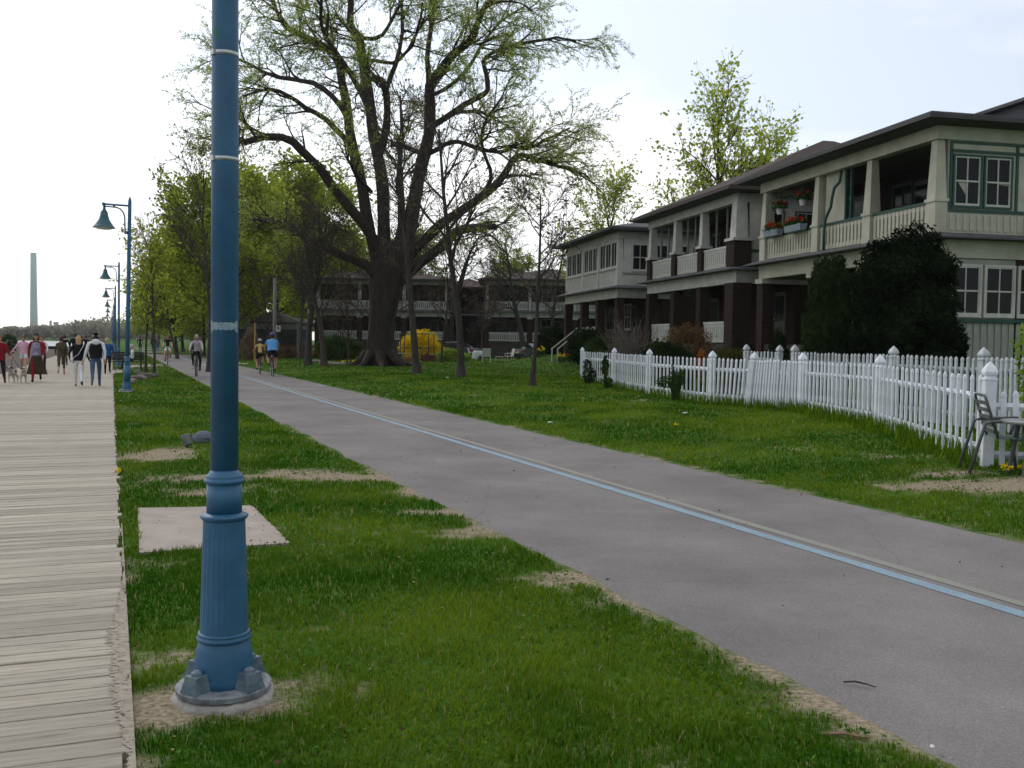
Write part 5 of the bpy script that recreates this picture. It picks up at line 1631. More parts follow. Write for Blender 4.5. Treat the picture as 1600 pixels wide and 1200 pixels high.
def person(label, loc, face, H=1.72, top=None, bottom=None, shoes=None, hair=(.03, .02, .015), pose='walk', phase=1, sleeves='long', legs='long', fem=False,
           hairlen=0.0, arms=None, extras=(), top2=None, seatz=None, bike=None, back=0.15, group=None, name='person'):
    """face: direction looked at (radians from +y, clockwise). local frame: +y forward, +x to the figure's own right"""
    k = H / 1.75
    J = {}
    lean = {'walk': .05, 'stand': .0, 'bike': .62, 'sit': -.06}[pose]
    pel = V3(0, 0, .95)
    if pose == 'bike':
        pel = V3(0, -.24, .99)
        lean = back
    if pose == 'sit':
        pel = V3(0, 0, .50)
    sl, cl = math.sin(lean), math.cos(lean)
    def tors(h, y=0):
        return pel + V3(0, sl * h + y * cl, cl * h - y * sl)
    J['pel'] = pel; J['waist'] = tors(.14); J['chest'] = tors(.34); J['up'] = tors(.47); J['neck'] = tors(.545, .01)
    hd = J['neck'] + V3(0, .035, .12)
    J['jaw'] = J['neck'] + V3(0, .012, .05)
    sw = (.165 if fem else .19)
    hw = .095
    for s, n in ((-1, 'l'), (1, 'r')):
        J['sh' + n] = tors(.455) + V3(s * sw, 0, 0)
        J['hip' + n] = pel + V3(s * hw, 0, -.03)
        if pose == 'walk' or pose == 'stand':
            a = (.42 if s * phase > 0 else -.36) if pose == 'walk' else .05 * s
            kb = (.10 if s * phase > 0 else .55) if pose == 'walk' else .05
            kn = J['hip' + n] + V3(0, math.sin(a) * .43, -math.cos(a) * .43)
            an = kn + V3(0, math.sin(a - kb) * .42, -math.cos(a - kb) * .42)
            J['kn' + n], J['an' + n] = kn, an
            tilt = .25 if s * phase > 0 and pose == 'walk' else (-.5 if pose == 'walk' else 0)
            J['toe' + n] = an + V3(s * .02, .15 * math.cos(tilt), -.045 + .15 * math.sin(tilt))
            J['heel' + n] = an + V3(0, -.035, -.05)
            am = arms.get(n) if arms else None
            if am is None:
                aa = (-.42 if s * phase > 0 else .40) if pose == 'walk' else .05
                el = J['sh' + n] + V3(s * .07, math.sin(aa) * .29, -math.cos(aa) * .28)
                J['el' + n] = el
                J['wr' + n] = el + V3(s * .0, math.sin(aa + .35) * .25, -math.cos(aa + .35) * .24)
            else:
                J['el' + n], J['wr' + n] = J['sh' + n] + V3(*am[0]), J['sh' + n] + V3(*am[1])
        elif pose == 'bike':
            pd = V3(s * .13, -.05 + .16 * math.cos(phase) * s, .33 + .15 * math.sin(phase) * s)
            J['kn' + n], J['an' + n] = ik(J['hip' + n], pd + V3(0, -.03, .06), .45, .45, V3(s * .15, 1, .3))
            J['toe' + n] = J['an' + n] + V3(s * .01, .15, -.05); J['heel' + n] = J['an' + n] + V3(0, -.04, -.045)
            J['el' + n], J['wr' + n] = ik(J['sh' + n], V3(s * .27, .40, 1.06), .31, .29, V3(s * .7, -.2, -.7))
        else:
            J['kn' + n] = J['hip' + n] + V3(s * .03, .43, .0); J['an' + n] = J['kn' + n] + V3(0, .05, -.40)
            J['toe' + n] = J['an' + n] + V3(0, .15, -.04); J['heel' + n] = J['an' + n] + V3(0, -.035, -.045)
            J['el' + n] = J['sh' + n] + V3(s * .05, .06, -.28); J['wr' + n] = J['el' + n] + V3(-s * .05, .24, -.03)
        J['ha' + n] = J['wr' + n] + (J['wr' + n] - J['el' + n]).normalized() * .075
    # --- skin-modifier body
    bm = bmesh.new()
    sk = bm.verts.layers.skin.verify()
    VV = {}
    f = .92 if fem else 1.0
    RAD = dict(pel=(.150, .115), waist=((.115 if fem else .130), .098), chest=(.140 * f, .112), up=(.10 * f, .085), neck=(.055, .055), jaw=(.052, .055),
               sh=.070 * f, el=.046 * f, wr=.032 * f, ha=.036, hip=.100, kn=.062, an=.043, toe=.036, heel=.036)
    def vert(key, co=None, r=None):
        v = bm.verts.new(J[key] if co is None else co)
        r = r or RAD.get(key) or RAD[key[:-1]]
        v[sk].radius = r if isinstance(r, tuple) else (r, r)
        VV[key] = v
        return v
    for key in ('pel', 'waist', 'chest', 'up', 'neck', 'jaw'):
        vert(key)
    VV['pel'][sk].use_root = True
    bones = []
    def edge(a, b_, m):
        bm.edges.new((VV[a], VV[b_])); bones.append((VV[a].co.copy(), VV[b_].co.copy(), m))
    edge('pel', 'waist', 'T'); edge('waist', 'chest', 'top'); edge('chest', 'up', 'top'); edge('up', 'neck', 'skin'); edge('neck', 'jaw', 'skin')
    for n in 'lr':
        for key in ('sh', 'el', 'wr', 'ha', 'hip', 'kn', 'an', 'toe', 'heel'):
            vert(key + n)
        s = -1 if n == 'l' else 1
        edge('up', 'sh' + n, 'top'); edge('sh' + n, 'el' + n, 'top'); edge('el' + n, 'wr' + n, 'top' if sleeves == 'long' else 'skin'); edge('wr' + n, 'ha' + n, 'skin')
        edge('pel', 'hip' + n, 'bottom'); edge('hip' + n, 'kn' + n, 'bottom'); edge('kn' + n, 'an' + n, 'bottom' if legs == 'long' else 'skin')
        edge('an' + n, 'toe' + n, 'shoe'); edge('an' + n, 'heel' + n, 'shoe')
        # fingers and thumb
        d = (J['ha' + n] - J['wr' + n]).normalized()
        side = d.cross(V3(s * 1.0, .2, 0)).normalized()
        for i, (o_, l_) in enumerate(((-.026, .075), (-.009, .088), (.009, .082), (.026, .062))):
            r0 = J['ha' + n] + side * o_ + d * .03
            vert('f%d%s' % (i, n), r0, .0095); vert('g%d%s' % (i, n), r0 + d * l_ * .6 + V3(-s * .012, 0, 0), .0085)
            edge('ha' + n, 'f%d%s' % (i, n), 'skin'); edge('f%d%s' % (i, n), 'g%d%s' % (i, n), 'skin')
        vert('t' + n, J['wr' + n] + d * .04 + side * .05, .010); edge('wr' + n, 't' + n, 'skin')
    me = bpy.data.meshes.new('person_skeleton')
    bm.to_mesh(me); bm.free()
    tmp = bpy.data.objects.new('tmp', me)
    COL.objects.link(tmp)
    m1 = tmp.modifiers.new('s', 'SKIN'); m1.use_smooth_shade = True; m1.branch_smoothing = .6
    m2 = tmp.modifiers.new('ss', 'SUBSURF'); m2.levels = 1; m2.render_levels = 1
    bpy.context.view_layer.update()
    ev = tmp.evaluated_get(bpy.context.evaluated_depsgraph_get())
    body = bpy.data.meshes.new_from_object(ev)
    bpy.data.objects.remove(tmp)
    vs = np.empty(len(body.vertices) * 3, np.float32); body.vertices.foreach_get('co', vs)
    vs = vs.reshape(-1, 3).astype(float)
    fs = [tuple(p.vertices) for p in body.polygons]
    bpy.data.meshes.remove(body)
    # colours of the clothing by the bone each face belongs to
    slots = {'skin': 0, 'top': 1, 'bottom': 2, 'shoe': 3}
    cen = np.array([vs[list(p)].mean(0) for p in fs])
    dist = np.full((len(bones), len(cen)), 9.0)
    for i, (a, b_, m) in enumerate(bones):
        a, b_ = np.array(a), np.array(b_)
        ab = b_ - a
        t = np.clip(((cen - a) @ ab) / (ab @ ab + 1e-9), 0, 1)
        dist[i] = np.linalg.norm(cen - (a + t[:, None] * ab), axis=1)
    near = dist.argmin(0)
    waistz = pel.z + (.03 if pose != 'bike' else .06)
    mi = []
    for c, b_ in zip(cen, near):
        m = bones[b_][2]
        if m == 'T':
            m = 'top' if c[2] > waistz else 'bottom'
        if legs == 'short' and m == 'bottom' and b_ >= 0:
            a0, a1, _ = bones[b_]
            if (a1 - a0).length > .3:
                t = (Vector(c) - a0).dot(a1 - a0) / (a1 - a0).length_squared
                if t > .52:
                    m = 'skin'
        if legs == 'capri' and m == 'skin' and abs((bones[b_][1] - bones[b_][0]).length - .42) < .04 and c[2] < .7:
            a0, a1, _ = bones[b_]
            if (Vector(c) - a0).dot(a1 - a0) / (a1 - a0).length_squared < .42:
                m = 'bottom'
        if sleeves == 'short' and m == 'top':
            a0, a1, _ = bones[b_]
            if abs((a1 - a0).length - .3) < .06 and (Vector(c) - a0).dot(a1 - a0) / (a1 - a0).length_squared > .6 and abs(c[0]) > sw + .02:
                m = 'skin'
        mi.append(slots[m])
    out = MB()
    out.v = [tuple(p) for p in vs]; out.f = fs; out.mi = mi
    # head: cranium, jaw and nose in one surface
    o0 = len(out.v)
    nseg, nring = 14, 10
    for i in range(nring + 1):
        ph = math.pi * i / nring
        for j in range(nseg):
            a = 2 * math.pi * j / nseg
            x, y, z = math.sin(ph) * math.cos(a), math.sin(ph) * math.sin(a), math.cos(ph)
            w_ = 1 - .28 * max(0, -z) ** 1.5
            yy = y * .098 * (1 if z > -.2 else 1 - .05) + (.012 if z < -.3 and y > 0 else 0)
            if y > .8 and -.35 < z < .15:
                yy += .022 * (1 - abs(z + .15) / .3 if abs(z + .15) < .3 else 0)
            out.v.append((hd.x + x * .075 * w_, hd.y + yy, hd.z + z * .122))
    for i in range(nring):
        for j in range(nseg):
            q = (j + 1) % nseg
            out.f.append((o0 + i * nseg + j, o0 + (i + 1) * nseg + j, o0 + (i + 1) * nseg + q, o0 + i * nseg + q)); out.mi.append(0)
    for s in (-1, 1):
        out.ball((hd.x + s * .076, hd.y - .005, hd.z - .005), (.012, .022, .034), 6, 5)
    root = thing(name, label, 'person', loc, -face, group)
    T = cloth('default', (.2, .2, .2)) if top is None else top
    Bm = T if bottom is None else bottom
    S_ = cloth('shoe_black', (.02, .02, .02)) if shoes is None else shoes
    o = out.build('body', [SKIN, T, Bm, S_], root, True)
    # rest on the ground
    mz = min(p[2] for p in out.v)
    o_off = 0 if pose in ('bike',) else (-mz if pose != 'sit' else -mz)
    root.scale = (k, k, k)
    kids = [o]
    # face
    for s in (-1, 1):
        kids.append(MB().ball((hd.x + s * .03, hd.y + .086, hd.z + .012), .012, 6, 4).build('eye', cloth('eye_dark', (.02, .015, .012)), root))
    kids.append(MB().ball((hd.x, hd.y + .086, hd.z - .062), (.024, .008, .007), 6, 4).build('mouth', cloth('lips', (.30, .10, .09)), root))
    # hair: a cap over the skull, longer behind if asked
    if hair is not None:
        hb = MB()
        ns, nr = 14, 7
        for i in range(nr + 1):
            for j in range(ns):
                a = 2 * math.pi * j / ns
                fr = math.sin(a)          # +1 = front
                end = 1.25 if fr > .5 else 1.75 if fr > -.1 else 2.15
                ph = end * i / nr
                r = 1.10 + random.uniform(-.02, .03)
                x, y, z = math.sin(ph) * math.cos(a), math.sin(ph) * math.sin(a), math.cos(ph)
                dn = 0
                if hairlen and fr < .3 and i >= nr - 1:
                    dn = hairlen * (.5 if i == nr - 1 else 1) * random.uniform(.8, 1.1)
                hb.v.append((hd.x + x * .078 * r, hd.y + y * .100 * r - .004, hd.z + z * .124 * r - dn))
        for i in range(nr):
            for j in range(ns):
                q = (j + 1) % ns
                hb.f.append((i * ns + j, (i + 1) * ns + j, (i + 1) * ns + q, i * ns + q)); hb.mi.append(0)
        kids.append(hb.build('hair', mat('hair_%d_%d' % (int(hair[0] * 999), int(hair[1] * 999)), hair, .6, .3, 30), root, True))
    for e in extras:
        kids.append(e(root, J, hd))
    for c in kids:
        c.location.z += o_off
    return root

# --- wearable pieces, children of a person
def ex_helmet(col):
    def f(root, J, hd):
        mb = MB().ball((hd.x, hd.y - .01, hd.z + .055), (.098, .128, .095), 14, 8)
        mb.v = [(x, y, max(z, hd.z + .02)) for x, y, z in mb.v]
        return mb.build('helmet', mat('helmet_%d' % int(col[2] * 999), col, .4, .1), root, True)
    return f
def ex_cap(col, band=None):
    def f(root, J, hd):
        mb = MB().ball((hd.x, hd.y - .005, hd.z + .03), (.088, .112, .105), 14, 8)
        mb.v = [(x, y, max(z, hd.z + .03)) for x, y, z in mb.v]
        o = mb.build('cap', cloth('cap_%d' % int(col[0] * 999), col), root, True)
        if band:
            MB().lathe([(hd.z + .005, .094), (hd.z + .045, .094)], 14, (hd.x, hd.y - .01, 0), caps=False).build('cap_band', cloth('white', (.6, .6, .6)), o)
        return o
    return f
def ex_skirt(m, z1, r1, z0=.97, r0=.14, sway=.0):
    def f(root, J, hd):
        mb = MB(); n = 26
        for i in range(6):
            u = i / 5
            z = z0 + (z1 - z0) * u; r = r0 + (r1 - r0) * u ** .8
            for j in range(n):
                a = 2 * math.pi * j / n
                k = 1 + u * .13 * math.sin(a * 7 + 1.5 * u) + u * .06 * math.sin(a * 3)
                mb.v.append((r * k * math.cos(a) + sway * u, r * k * .8 * math.sin(a), z))
        for i in range(5):
            for j in range(n):
                q = (j + 1) % n
                mb.f.append((i * n + j, (i + 1) * n + j, (i + 1) * n + q, i * n + q)); mb.mi.append(0)
        return mb.build('skirt', m, root, True)
    return f
def ex_coat(m, hem, r, top=.47, nm='jacket'):
    "loose outer layer over the torso"
    def f(root, J, hd):
        mb = MB(); n = 18
        p, u_ = J['pel'], J['up']
        zs = [(hem, r), (.0, r * .98), (.16, r * .95), (.34, r * 1.06), (.45, r * .92), (.50, r * .45)]
        ax = (u_ - p).normalized(); fw = Vector((1, 0, 0)).cross(ax) * -1
        for h, rr in zs:
            for j in range(n):
                a = 2 * math.pi * j / n
                q = p + ax * h + Vector((1, 0, 0)) * (rr * 1.12 * math.cos(a)) + fw * (rr * .86 * math.sin(a))
                mb.v.append(tuple(q))
        for i in range(len(zs) - 1):
            for j in range(n):
                q = (j + 1) % n
                mb.f.append((i * n + j, i * n + q, (i + 1) * n + q, (i + 1) * n + j)); mb.mi.append(0)
        return mb.build(nm, m, root, True)
    return f
def ex_hood(m):
    def f(root, J, hd):
        return MB().ball(tuple(J['up'] + V3(0, -.09, .02)), (.12, .07, .10), 12, 8).build('hood', m, root, True)
    return f
def ex_bag(m, side=1):
    def f(root, J, hd):
        mb = MB().ball(tuple(J['hip' + ('r' if side > 0 else 'l')] + V3(side * .10, -.04, .04)), (.05, .11, .08), 10, 6)
        mb.tube([tuple(J['shl' if side > 0 else 'shr'] + V3(0, -.09, .05)), tuple(J['waist'] + V3(0, -.125, .05)), tuple(J['hip' + ('r' if side > 0 else 'l')] + V3(side * .08, -.09, .08))], .010, 5)
        return mb.build('shoulder_bag', m, root, True)
    return f
def ex_pack(m):
    def f(root, J, hd):
        return MB().ball(tuple(J['chest'] + V3(0, -.17, .0)), (.15, .10, .21), 12, 8).build('backpack', m, root, True)
    return f

HEAD_AWAY = -22.0       # walking away from the camera along the boardwalk
aw, to = R_(HEAD_AWAY), R_(HEAD_AWAY + 180)
C_BLACK = cloth('black', (.012, .012, .014)); C_WHITE = cloth('white_wear', (.62, .62, .66), .08); C_JEANS = cloth('jeans', (.055, .10, .19)); C_RED = cloth('maroon', (.20, .012, .02)); C_PINK = cloth('pink', (.62, .34, .47), .08)
C_BLUE = cloth('blue_jacket', (.02, .09, .24)); C_BROWN = cloth('brown_print', (.05, .042, .032), .6, (.13, .11, .07)); C_NAVY = cloth('navy', (.03, .02, .045)); C_SKIRT = cloth('dark_skirt', (.045, .035, .022), .3)
C_LILAC = cloth('lilac_shirt', (.42, .36, .42), .08); C_YEL = cloth('yellow_shirt', (.42, .34, .12), .1); C_SKY = cloth('sky_blue_shirt', (.10, .27, .55), .1); C_GREY = cloth('grey_wear', (.2, .2, .21)); C_SHOEW = cloth('white_shoe', (.5, .5, .5))
WALK = 'people strolling on the boardwalk'
def bw(px, py):
    g = G(px, py); return Vector((g.x, g.y, .027))
def pht(px, y0, y1, dz=.047):
    g = G(px, y1); return min(1.9, max(1.5, (y1 - y0) * g.y / FPX))
person('man in black vest with white hood and sleeves, blue jeans and cap, walking away', bw(150, 608), aw, 1.80, top=C_WHITE, bottom=C_JEANS, shoes=C_GREY, hair=(.02, .015, .01), phase=1, group=WALK,
       extras=(ex_coat(C_BLACK, -.0, .165, nm='vest'), ex_hood(C_WHITE), ex_cap((.012, .012, .014), True)), arms={'l': ((-.09, -.05, -.28), (-.16, .02, -.52))})
person('blonde woman in black jacket and white trousers walking away, holding hands', bw(123, 607.5), aw, 1.68, top=C_BLACK, bottom=C_WHITE, hair=(.42, .27, .13), phase=-1, fem=True, hairlen=.10, group=WALK,
       extras=(ex_coat(C_BLACK, -.03, .14), ex_bag(C_WHITE, -1)), arms={'r': ((.08, -.03, -.27), (.17, .04, -.49)), 'l': ((-.12, -.10, -.24), (-.10, .04, -.42))})
person('woman in brown patterned top and cropped trousers walking away with a big bag', bw(96, 588), aw, 1.66, top=C_BROWN, bottom=C_BROWN, hair=(.02, .015, .012), phase=1, fem=True, legs='capri', shoes=cloth('sandal', (.3, .2, .15)), group=WALK, extras=(ex_coat(C_BROWN, -.10, .155), ex_pack(C_BROWN)))
person('person in a bright blue jacket and black trousers beside the lamp post', bw(168, 587), aw, 1.62, top=C_BLUE, bottom=C_BLACK, hair=(.40, .30, .17), phase=-1, fem=True, group=WALK, extras=(ex_coat(C_BLUE, -.06, .165),))
person('woman in a long dark full skirt and red jacket walking towards the camera', bw(57, 600), to, 1.76, top=C_RED, bottom=C_RED, shoes=C_BLACK, hair=(.012, .008, .008), phase=1, fem=True, hairlen=.34, group=WALK,
       extras=(ex_skirt(C_SKIRT, .34, .31, sway=-.03), ex_coat(cloth('printed_shirt', (.25, .22, .32), .4), .05, .135, nm='shirt')))
person('woman in a pink hooded jacket and white shorts walking towards the camera', bw(37, 583), to, 1.66, top=C_PINK, bottom=C_WHITE, shoes=C_SHOEW, hair=(.10, .045, .03), phase=-1, fem=True, legs='short', group=WALK,
       extras=(ex_coat(C_PINK, -.04, .145),), arms={'r': ((.17, .05, -.22), (.32, .12, -.42))})
person('woman in red top and pale jacket, half hidden behind the long skirt', bw(66, 582), to, 1.68, top=C_WHITE, bottom=C_NAVY, hair=(.10, .05, .035), phase=1, fem=True, group=WALK, extras=(ex_coat(cloth('red_top', (.30, .015, .02)), -.02, .13, nm='shirt'),))
dogwalker = person('person in maroon jacket holding two leashes, at the very edge of the picture', bw(0, 606), to, 1.70, top=C_RED, bottom=C_NAVY, shoes=C_RED, hair=(.20, .12, .06), phase=1, fem=True, group=WALK, extras=(ex_coat(C_RED, -.05, .15),), arms={'l': ((-.10, .08, -.26), (-.17, .26, -.38))})
person('dark figure far down the boardwalk, above the blonde woman', bw(118, 571), aw, 1.85, top=C_BLACK, bottom=C_NAVY, phase=-1, group=WALK, extras=(ex_coat(C_BLACK, -.05, .16),))
person('dark figure far down the boardwalk, beside the patterned top', bw(101, 573), aw, 1.75, top=C_BLACK, bottom=C_BLACK, phase=1, group=WALK)
far_group = 'distant walkers'
p0 = person('distant walker in dark clothes, first of the cluster past the couple', bw(134, 561), aw, 1.75, top=C_BLACK, bottom=C_NAVY, phase=1, group=far_group)
p1 = person('distant walker in a grey top, past the man in the cap', bw(141, 557), to, 1.70, top=C_GREY, bottom=C_JEANS, phase=-1, group=far_group)
for (px, py), src, lab in [((128, 556), p0, 'tiny distant walker between the couple\'s heads'), ((160, 556), p1, 'tiny distant walker beside the farthest lamps'), ((240, 552), p0, 'tiny walker on the grass between the young trees'),
                           ((246, 550), p1, 'tiny walker farther off, just past the young trees'), ((219, 551), p0, 'tiny walker in dark clothes beyond the first lamp, on the lawn')]:
    c = copy_tree(src); g = G(px, py); c.location = (g.x, g.y, g.z + .03); tag(c, lab, 'person', far_group)

# --- dogs
def dog(label, loc, face, patch):
    bm = bmesh.new(); sk = bm.verts.layers.skin.verify()
    def v(co, r, root=False):
        a = bm.verts.new(co); a[sk].radius = r if isinstance(r, tuple) else (r, r); a[sk].use_root = root; return a
    hip = v((0, -.24, .36), .085); mid = v((0, 0, .36), .080, True); ch = v((0, .20, .35), .105); nk = v((0, .33, .45), .062); hd = v((0, .40, .54), .068); mz = v((0, .50, .515), .034)
    es = [(mid, hip), (mid, ch), (ch, nk), (nk, hd), (hd, mz)]
    t1 = v((0, -.33, .42), .024); t2 = v((0, -.40, .54), .014); es += [(hip, t1), (t1, t2)]
    for s in (-1, 1):
        e = v((s * .08, .19, .25), .042); w_ = v((s * .08, .16 + .03 * s, .13), .026); ft = v((s * .08, .20 + .05 * s, .015), .026)
        es += [(ch, e), (e, w_), (w_, ft)]
        kn = v((s * .08, -.16, .24), .050); hk = v((s * .08, -.30 - .03 * s, .14), .026); hf = v((s * .08, -.26 - .04 * s, .015), .026)
        es += [(hip, kn), (kn, hk), (hk, hf)]
        er = v((s * .075, .37, .56), .022); et = v((s * .095, .385, .48), .018); es += [(hd, er), (er, et)]
    for a, b_ in es:
        bm.edges.new((a, b_))
    me = bpy.data.meshes.new('dog'); bm.to_mesh(me); bm.free()
    tmp = bpy.data.objects.new('tmp', me); COL.objects.link(tmp)
    tmp.modifiers.new('s', 'SKIN').use_smooth_shade = True
    m2 = tmp.modifiers.new('ss', 'SUBSURF'); m2.levels = 1
    bpy.context.view_layer.update()
    body = bpy.data.meshes.new_from_object(tmp.evaluated_get(bpy.context.evaluated_depsgraph_get()))
    bpy.data.objects.remove(tmp)
    for m in (mat('dog_white_fur', (.45, .42, .38), .9, .15, 12), mat('dog_brown_fur', (.06, .045, .035), .9, .3, 12)):
        body.materials.append(m)
    for p in body.polygons:
        c = p.center
        dark = (c.z > .36 and -.32 < c.y < .16) or (c.y > .33 and c.z > .50 and abs(c.x) > .03)
        p.material_index = 1 if dark and patch or (patch is False and dark and c.x * 1.0 > -.02) else 0
        p.use_smooth = True
    t = thing('dog', label, 'dog', loc, -face, 'two leashed dogs')
    obj('body', body, t)
    MB().lathe([(-.02, .070), (.02, .070)], 12, (0, .31, .42), caps=False).build('collar', cloth('collar', (.25, .02, .02)), t)
    for s in (-1, 1):
        MB().ball((s * .03, .455, .56), .011, 6, 4).build('eye', C_BLACK, t)
    MB().ball((0, .535, .52), .016, 6, 4).build('nose', C_BLACK, t)
    t.scale = (.95, .95, .95)
    return t
d1 = bw(20.5, 601); d2 = bw(36.5, 602)
dog('brown-backed white dog on a leash, closer to its walker', d1, to + .2, True)
dog('white dog with dark patches, farther from its walker', d2, to - .1, False)
hand = Matrix.Rotation(-to, 4, 'Z')
hx = dogwalker.location + hand @ Vector((-.34, .30, .98))
for i, d in enumerate((d1, d2)):
    e = Vector(d) + Matrix.Rotation(-to, 4, 'Z') @ Vector((0, .25, .47))
    m_ = hx.lerp(e, .55) + Vector((0, 0, -.10))
    l = MB().tube([hx, hx.lerp(m_, .5), m_, e], .008, 4).build('leash', C_BLACK)
    tag(l, ('black leash running to the brown-backed dog', 'black leash running to the patched dog')[i], 'leash')

# --- bicycles and riders
def bicycle(label, loc, face, col, group='bicycles on the path'):
    t = thing('bicycle', label, 'bicycle', loc, -face, group)
    m = mat('bike_%d_%d' % (int(col[0] * 999), int(col[2] * 999)), col, .35, .1, 5, spec=.5)
    f = MB()
    bb, st_, hd1, hd2 = (0, -.05, .29), (0, -.20, .80), (0, .38, .86), (0, .42, .68)
    rw, fw = (0, -.50, .345), (0, .56, .345)
    for a, b_, r in ((bb, st_, .018), (bb, hd2, .020), (st_, hd1, .017), (hd1, hd2, .022), (st_, (0, -.23, .92), .014)):
        f.tube([a, b_], r, 8)
    for s in (-.05, .05):
        f.tube([(s * .6, -.06, .29), (s, -.50, .345)], .010, 6); f.tube([(s * .4, -.20, .78), (s, -.50, .345)], .009, 6)
        f.tube([(s, .435, .66), (s, .50, .50), (s, .56, .345)], .013, 6)
    f.tube([(-.06, .43, .67), (.06, .43, .67)], .016, 6)
    f.build('frame', m, t)
    for c in (rw, fw):
        w = obj('wheel', None, t); w.location = c
        n = 36
        ty = MB().tube([(0, .335 * math.cos(2 * math.pi * k / n), .335 * math.sin(2 * math.pi * k / n)) for k in range(n + 1)], .021, 6, caps=False)
        ty.build('tyre', M_RUBBER, w)
        MB().tube([(0, .310 * math.cos(2 * math.pi * k / n), .310 * math.sin(2 * math.pi * k / n)) for k in range(n + 1)], .011, 5, caps=False).build('rim', M_STEEL, w)
        sp_ = MB()
        for k in range(14):
            a = 2 * math.pi * k / 14
            sp_.tube([(.018 * (-1) ** k, .02 * math.cos(a + .6), .02 * math.sin(a + .6)), (0, .31 * math.cos(a), .31 * math.sin(a))], .0022, 3)
        sp_.tube([(-.05, 0, 0), (.05, 0, 0)], .022, 8)
        sp_.build('spokes', M_STEEL, w)
    MB().tube([(0, .37, .85), (0, .36, .98), (0, .38, 1.02)], .014, 6).tube([(-.30, .36, 1.04), (-.14, .40, 1.03), (.14, .40, 1.03), (.30, .36, 1.04)], .013, 6).build('handlebar', M_BLACK, t)
    for s in (-1, 1):
        MB().tube([(s * .22, .385, 1.035), (s * .31, .357, 1.04)], .019, 8).build('grip', M_RUBBER, t)
    MB().add([(-.02, -.06, .94), (.02, -.06, .94), (.075, -.32, .95), (-.075, -.32, .95), (-.025, -.06, .90), (.025, -.06, .90), (.08, -.32, .895), (-.08, -.32, .895)],
             [(0, 1, 2, 3), (7, 6, 5, 4), (0, 4, 5, 1), (1, 5, 6, 2), (2, 6, 7, 3), (3, 7, 4, 0)]).build('saddle', M_BLACK, t)
    MB().tube([(.07, -.05 + .16, .33), (.06, -.05, .29), (-.06, -.05, .29), (-.07, -.05 - .16, .25)], .011, 6).lathe([(-.003, .09), (.003, .09)], 20).build('crank', M_STEEL, t)
    for s in (-1, 1):
        MB().box(s * .13 - .05, s * .13 + .05, -.05 + .16 * s - .04, -.05 + .16 * s + .04, .28 + .04 * s, .30 + .04 * s).build('pedal', M_BLACK, t)
    MB().tube([(-.02, -.45, .71), (.02, -.45, .71)], .02, 6).tube([(0, -.30, .60), (0, -.5, .71)], .008, 4).build('rear_reflector', mat('red_reflector', (.4, .02, .02), .3), t)
    return t
RID = 'cyclists on the path'
def ride(px, py, face, blabel, plabel, col, **kw):
    g = G(px, py); g.z = .016
    bicycle(blabel, g, face, col)
    return person(plabel, g, face, pose='bike', group=RID, name='person', **kw)
ride(307, 588, to + .12, 'black bicycle ridden by the man in the lilac shirt', 'bald man in lilac shirt and dark trousers cycling towards the camera', (.02, .02, .025), top=C_LILAC, bottom=C_BLACK, hair=(.35, .32, .30), phase=.9, back=.22)
ride(262, 571, to + .05, 'bicycle ridden by the distant woman in white shorts', 'distant woman in black top and white shorts cycling towards the camera', (.10, .10, .11), top=C_BLACK, bottom=C_WHITE, hair=(.14, .04, .025), phase=-.7, fem=True, legs='short', sleeves='short', hairlen=.2, back=.2)
ride(406, 584.5, aw + .10, 'dark bicycle ridden by the cyclist in yellow', 'cyclist in yellow shirt, black shorts and helmet riding away', (.02, .02, .02), top=C_YEL, bottom=C_BLACK, hair=(.03, .02, .02), phase=.8, fem=True, H=1.60, legs='short', sleeves='short', back=.42, extras=(ex_helmet((.30, .32, .36)),))
ride(425, 588, aw + .08, 'dark bicycle ridden by the cyclist in sky blue', 'broad cyclist in sky blue shirt, black shorts and dark helmet riding away', (.03, .03, .035), top=C_SKY, bottom=C_BLACK, hair=(.03, .02, .02), phase=-.9, H=1.86, legs='short', sleeves='short', back=.38, extras=(ex_helmet((.03, .04, .14)), ex_coat(C_SKY, .02, .185, nm='shirt')))
ride(354, 610, to + .1, 'bicycle almost hidden behind the foreground lamp post', 'cyclist hidden behind the foreground lamp post but for a bare arm', (.02, .02, .02), top=C_BLACK, bottom=C_BLACK, hair=(.03, .02, .02), phase=.7, sleeves='short', back=.25)

# ================================================================== FURNITURE
M_CHAIRGREY = mat('grey_green_chair_paint', (.075, .085, .085), .5, .15, 6)
def metal_chair(label, loc, rz):
    t = thing('garden_chair', label, 'chair', loc, rz)
    # faces +x in its own frame
    for s in (-.27, .27):
        MB().tube([(-.36, s, 0), (-.20, s, .60), (-.12, s, .62), (.30, s, .64)], .020, 7).tube([(.30, s, .64), (.22, s, .45), (.30, s, 0)], .020, 7).build('side_frame', M_CHAIRGREY, t, True)
    MB().tube([(-.05, -.25, .42), (-.17, -.25, .80), (-.20, -.24, .90), (-.21, -.20, .93), (-.21, .20, .93), (-.20, .24, .90), (-.17, .25, .80), (-.05, .25, .42)], .018, 7).build('back_frame', M_CHAIRGREY, t, True)
    for k in range(5):
        z = .50 + k * .085
        x = -.07 - (z - .42) * .30
        MB().box(x - .008, x + .008, -.245, .245, z - .022, z + .022).build('back_slat', M_CHAIRGREY, t)
    for k in range(6):
        MB().box(-.06 + k * .075, -.005 + k * .075, -.25, .25, .42, .435).build('seat_slat', mat('pale_green_slats', (.17, .24, .22), .5), t)
    MB().tube([(-.05, -.25, .41), (.40, -.25, .41), (.40, .25, .41), (-.05, .25, .41)], .016, 6).build('seat_frame', M_CHAIRGREY, t)
    return t
ch = G(1556, 737)
metal_chair('grey metal slatted garden chair beside the white fence post', ch + Vector((0, 0, 0)), R_(-12))
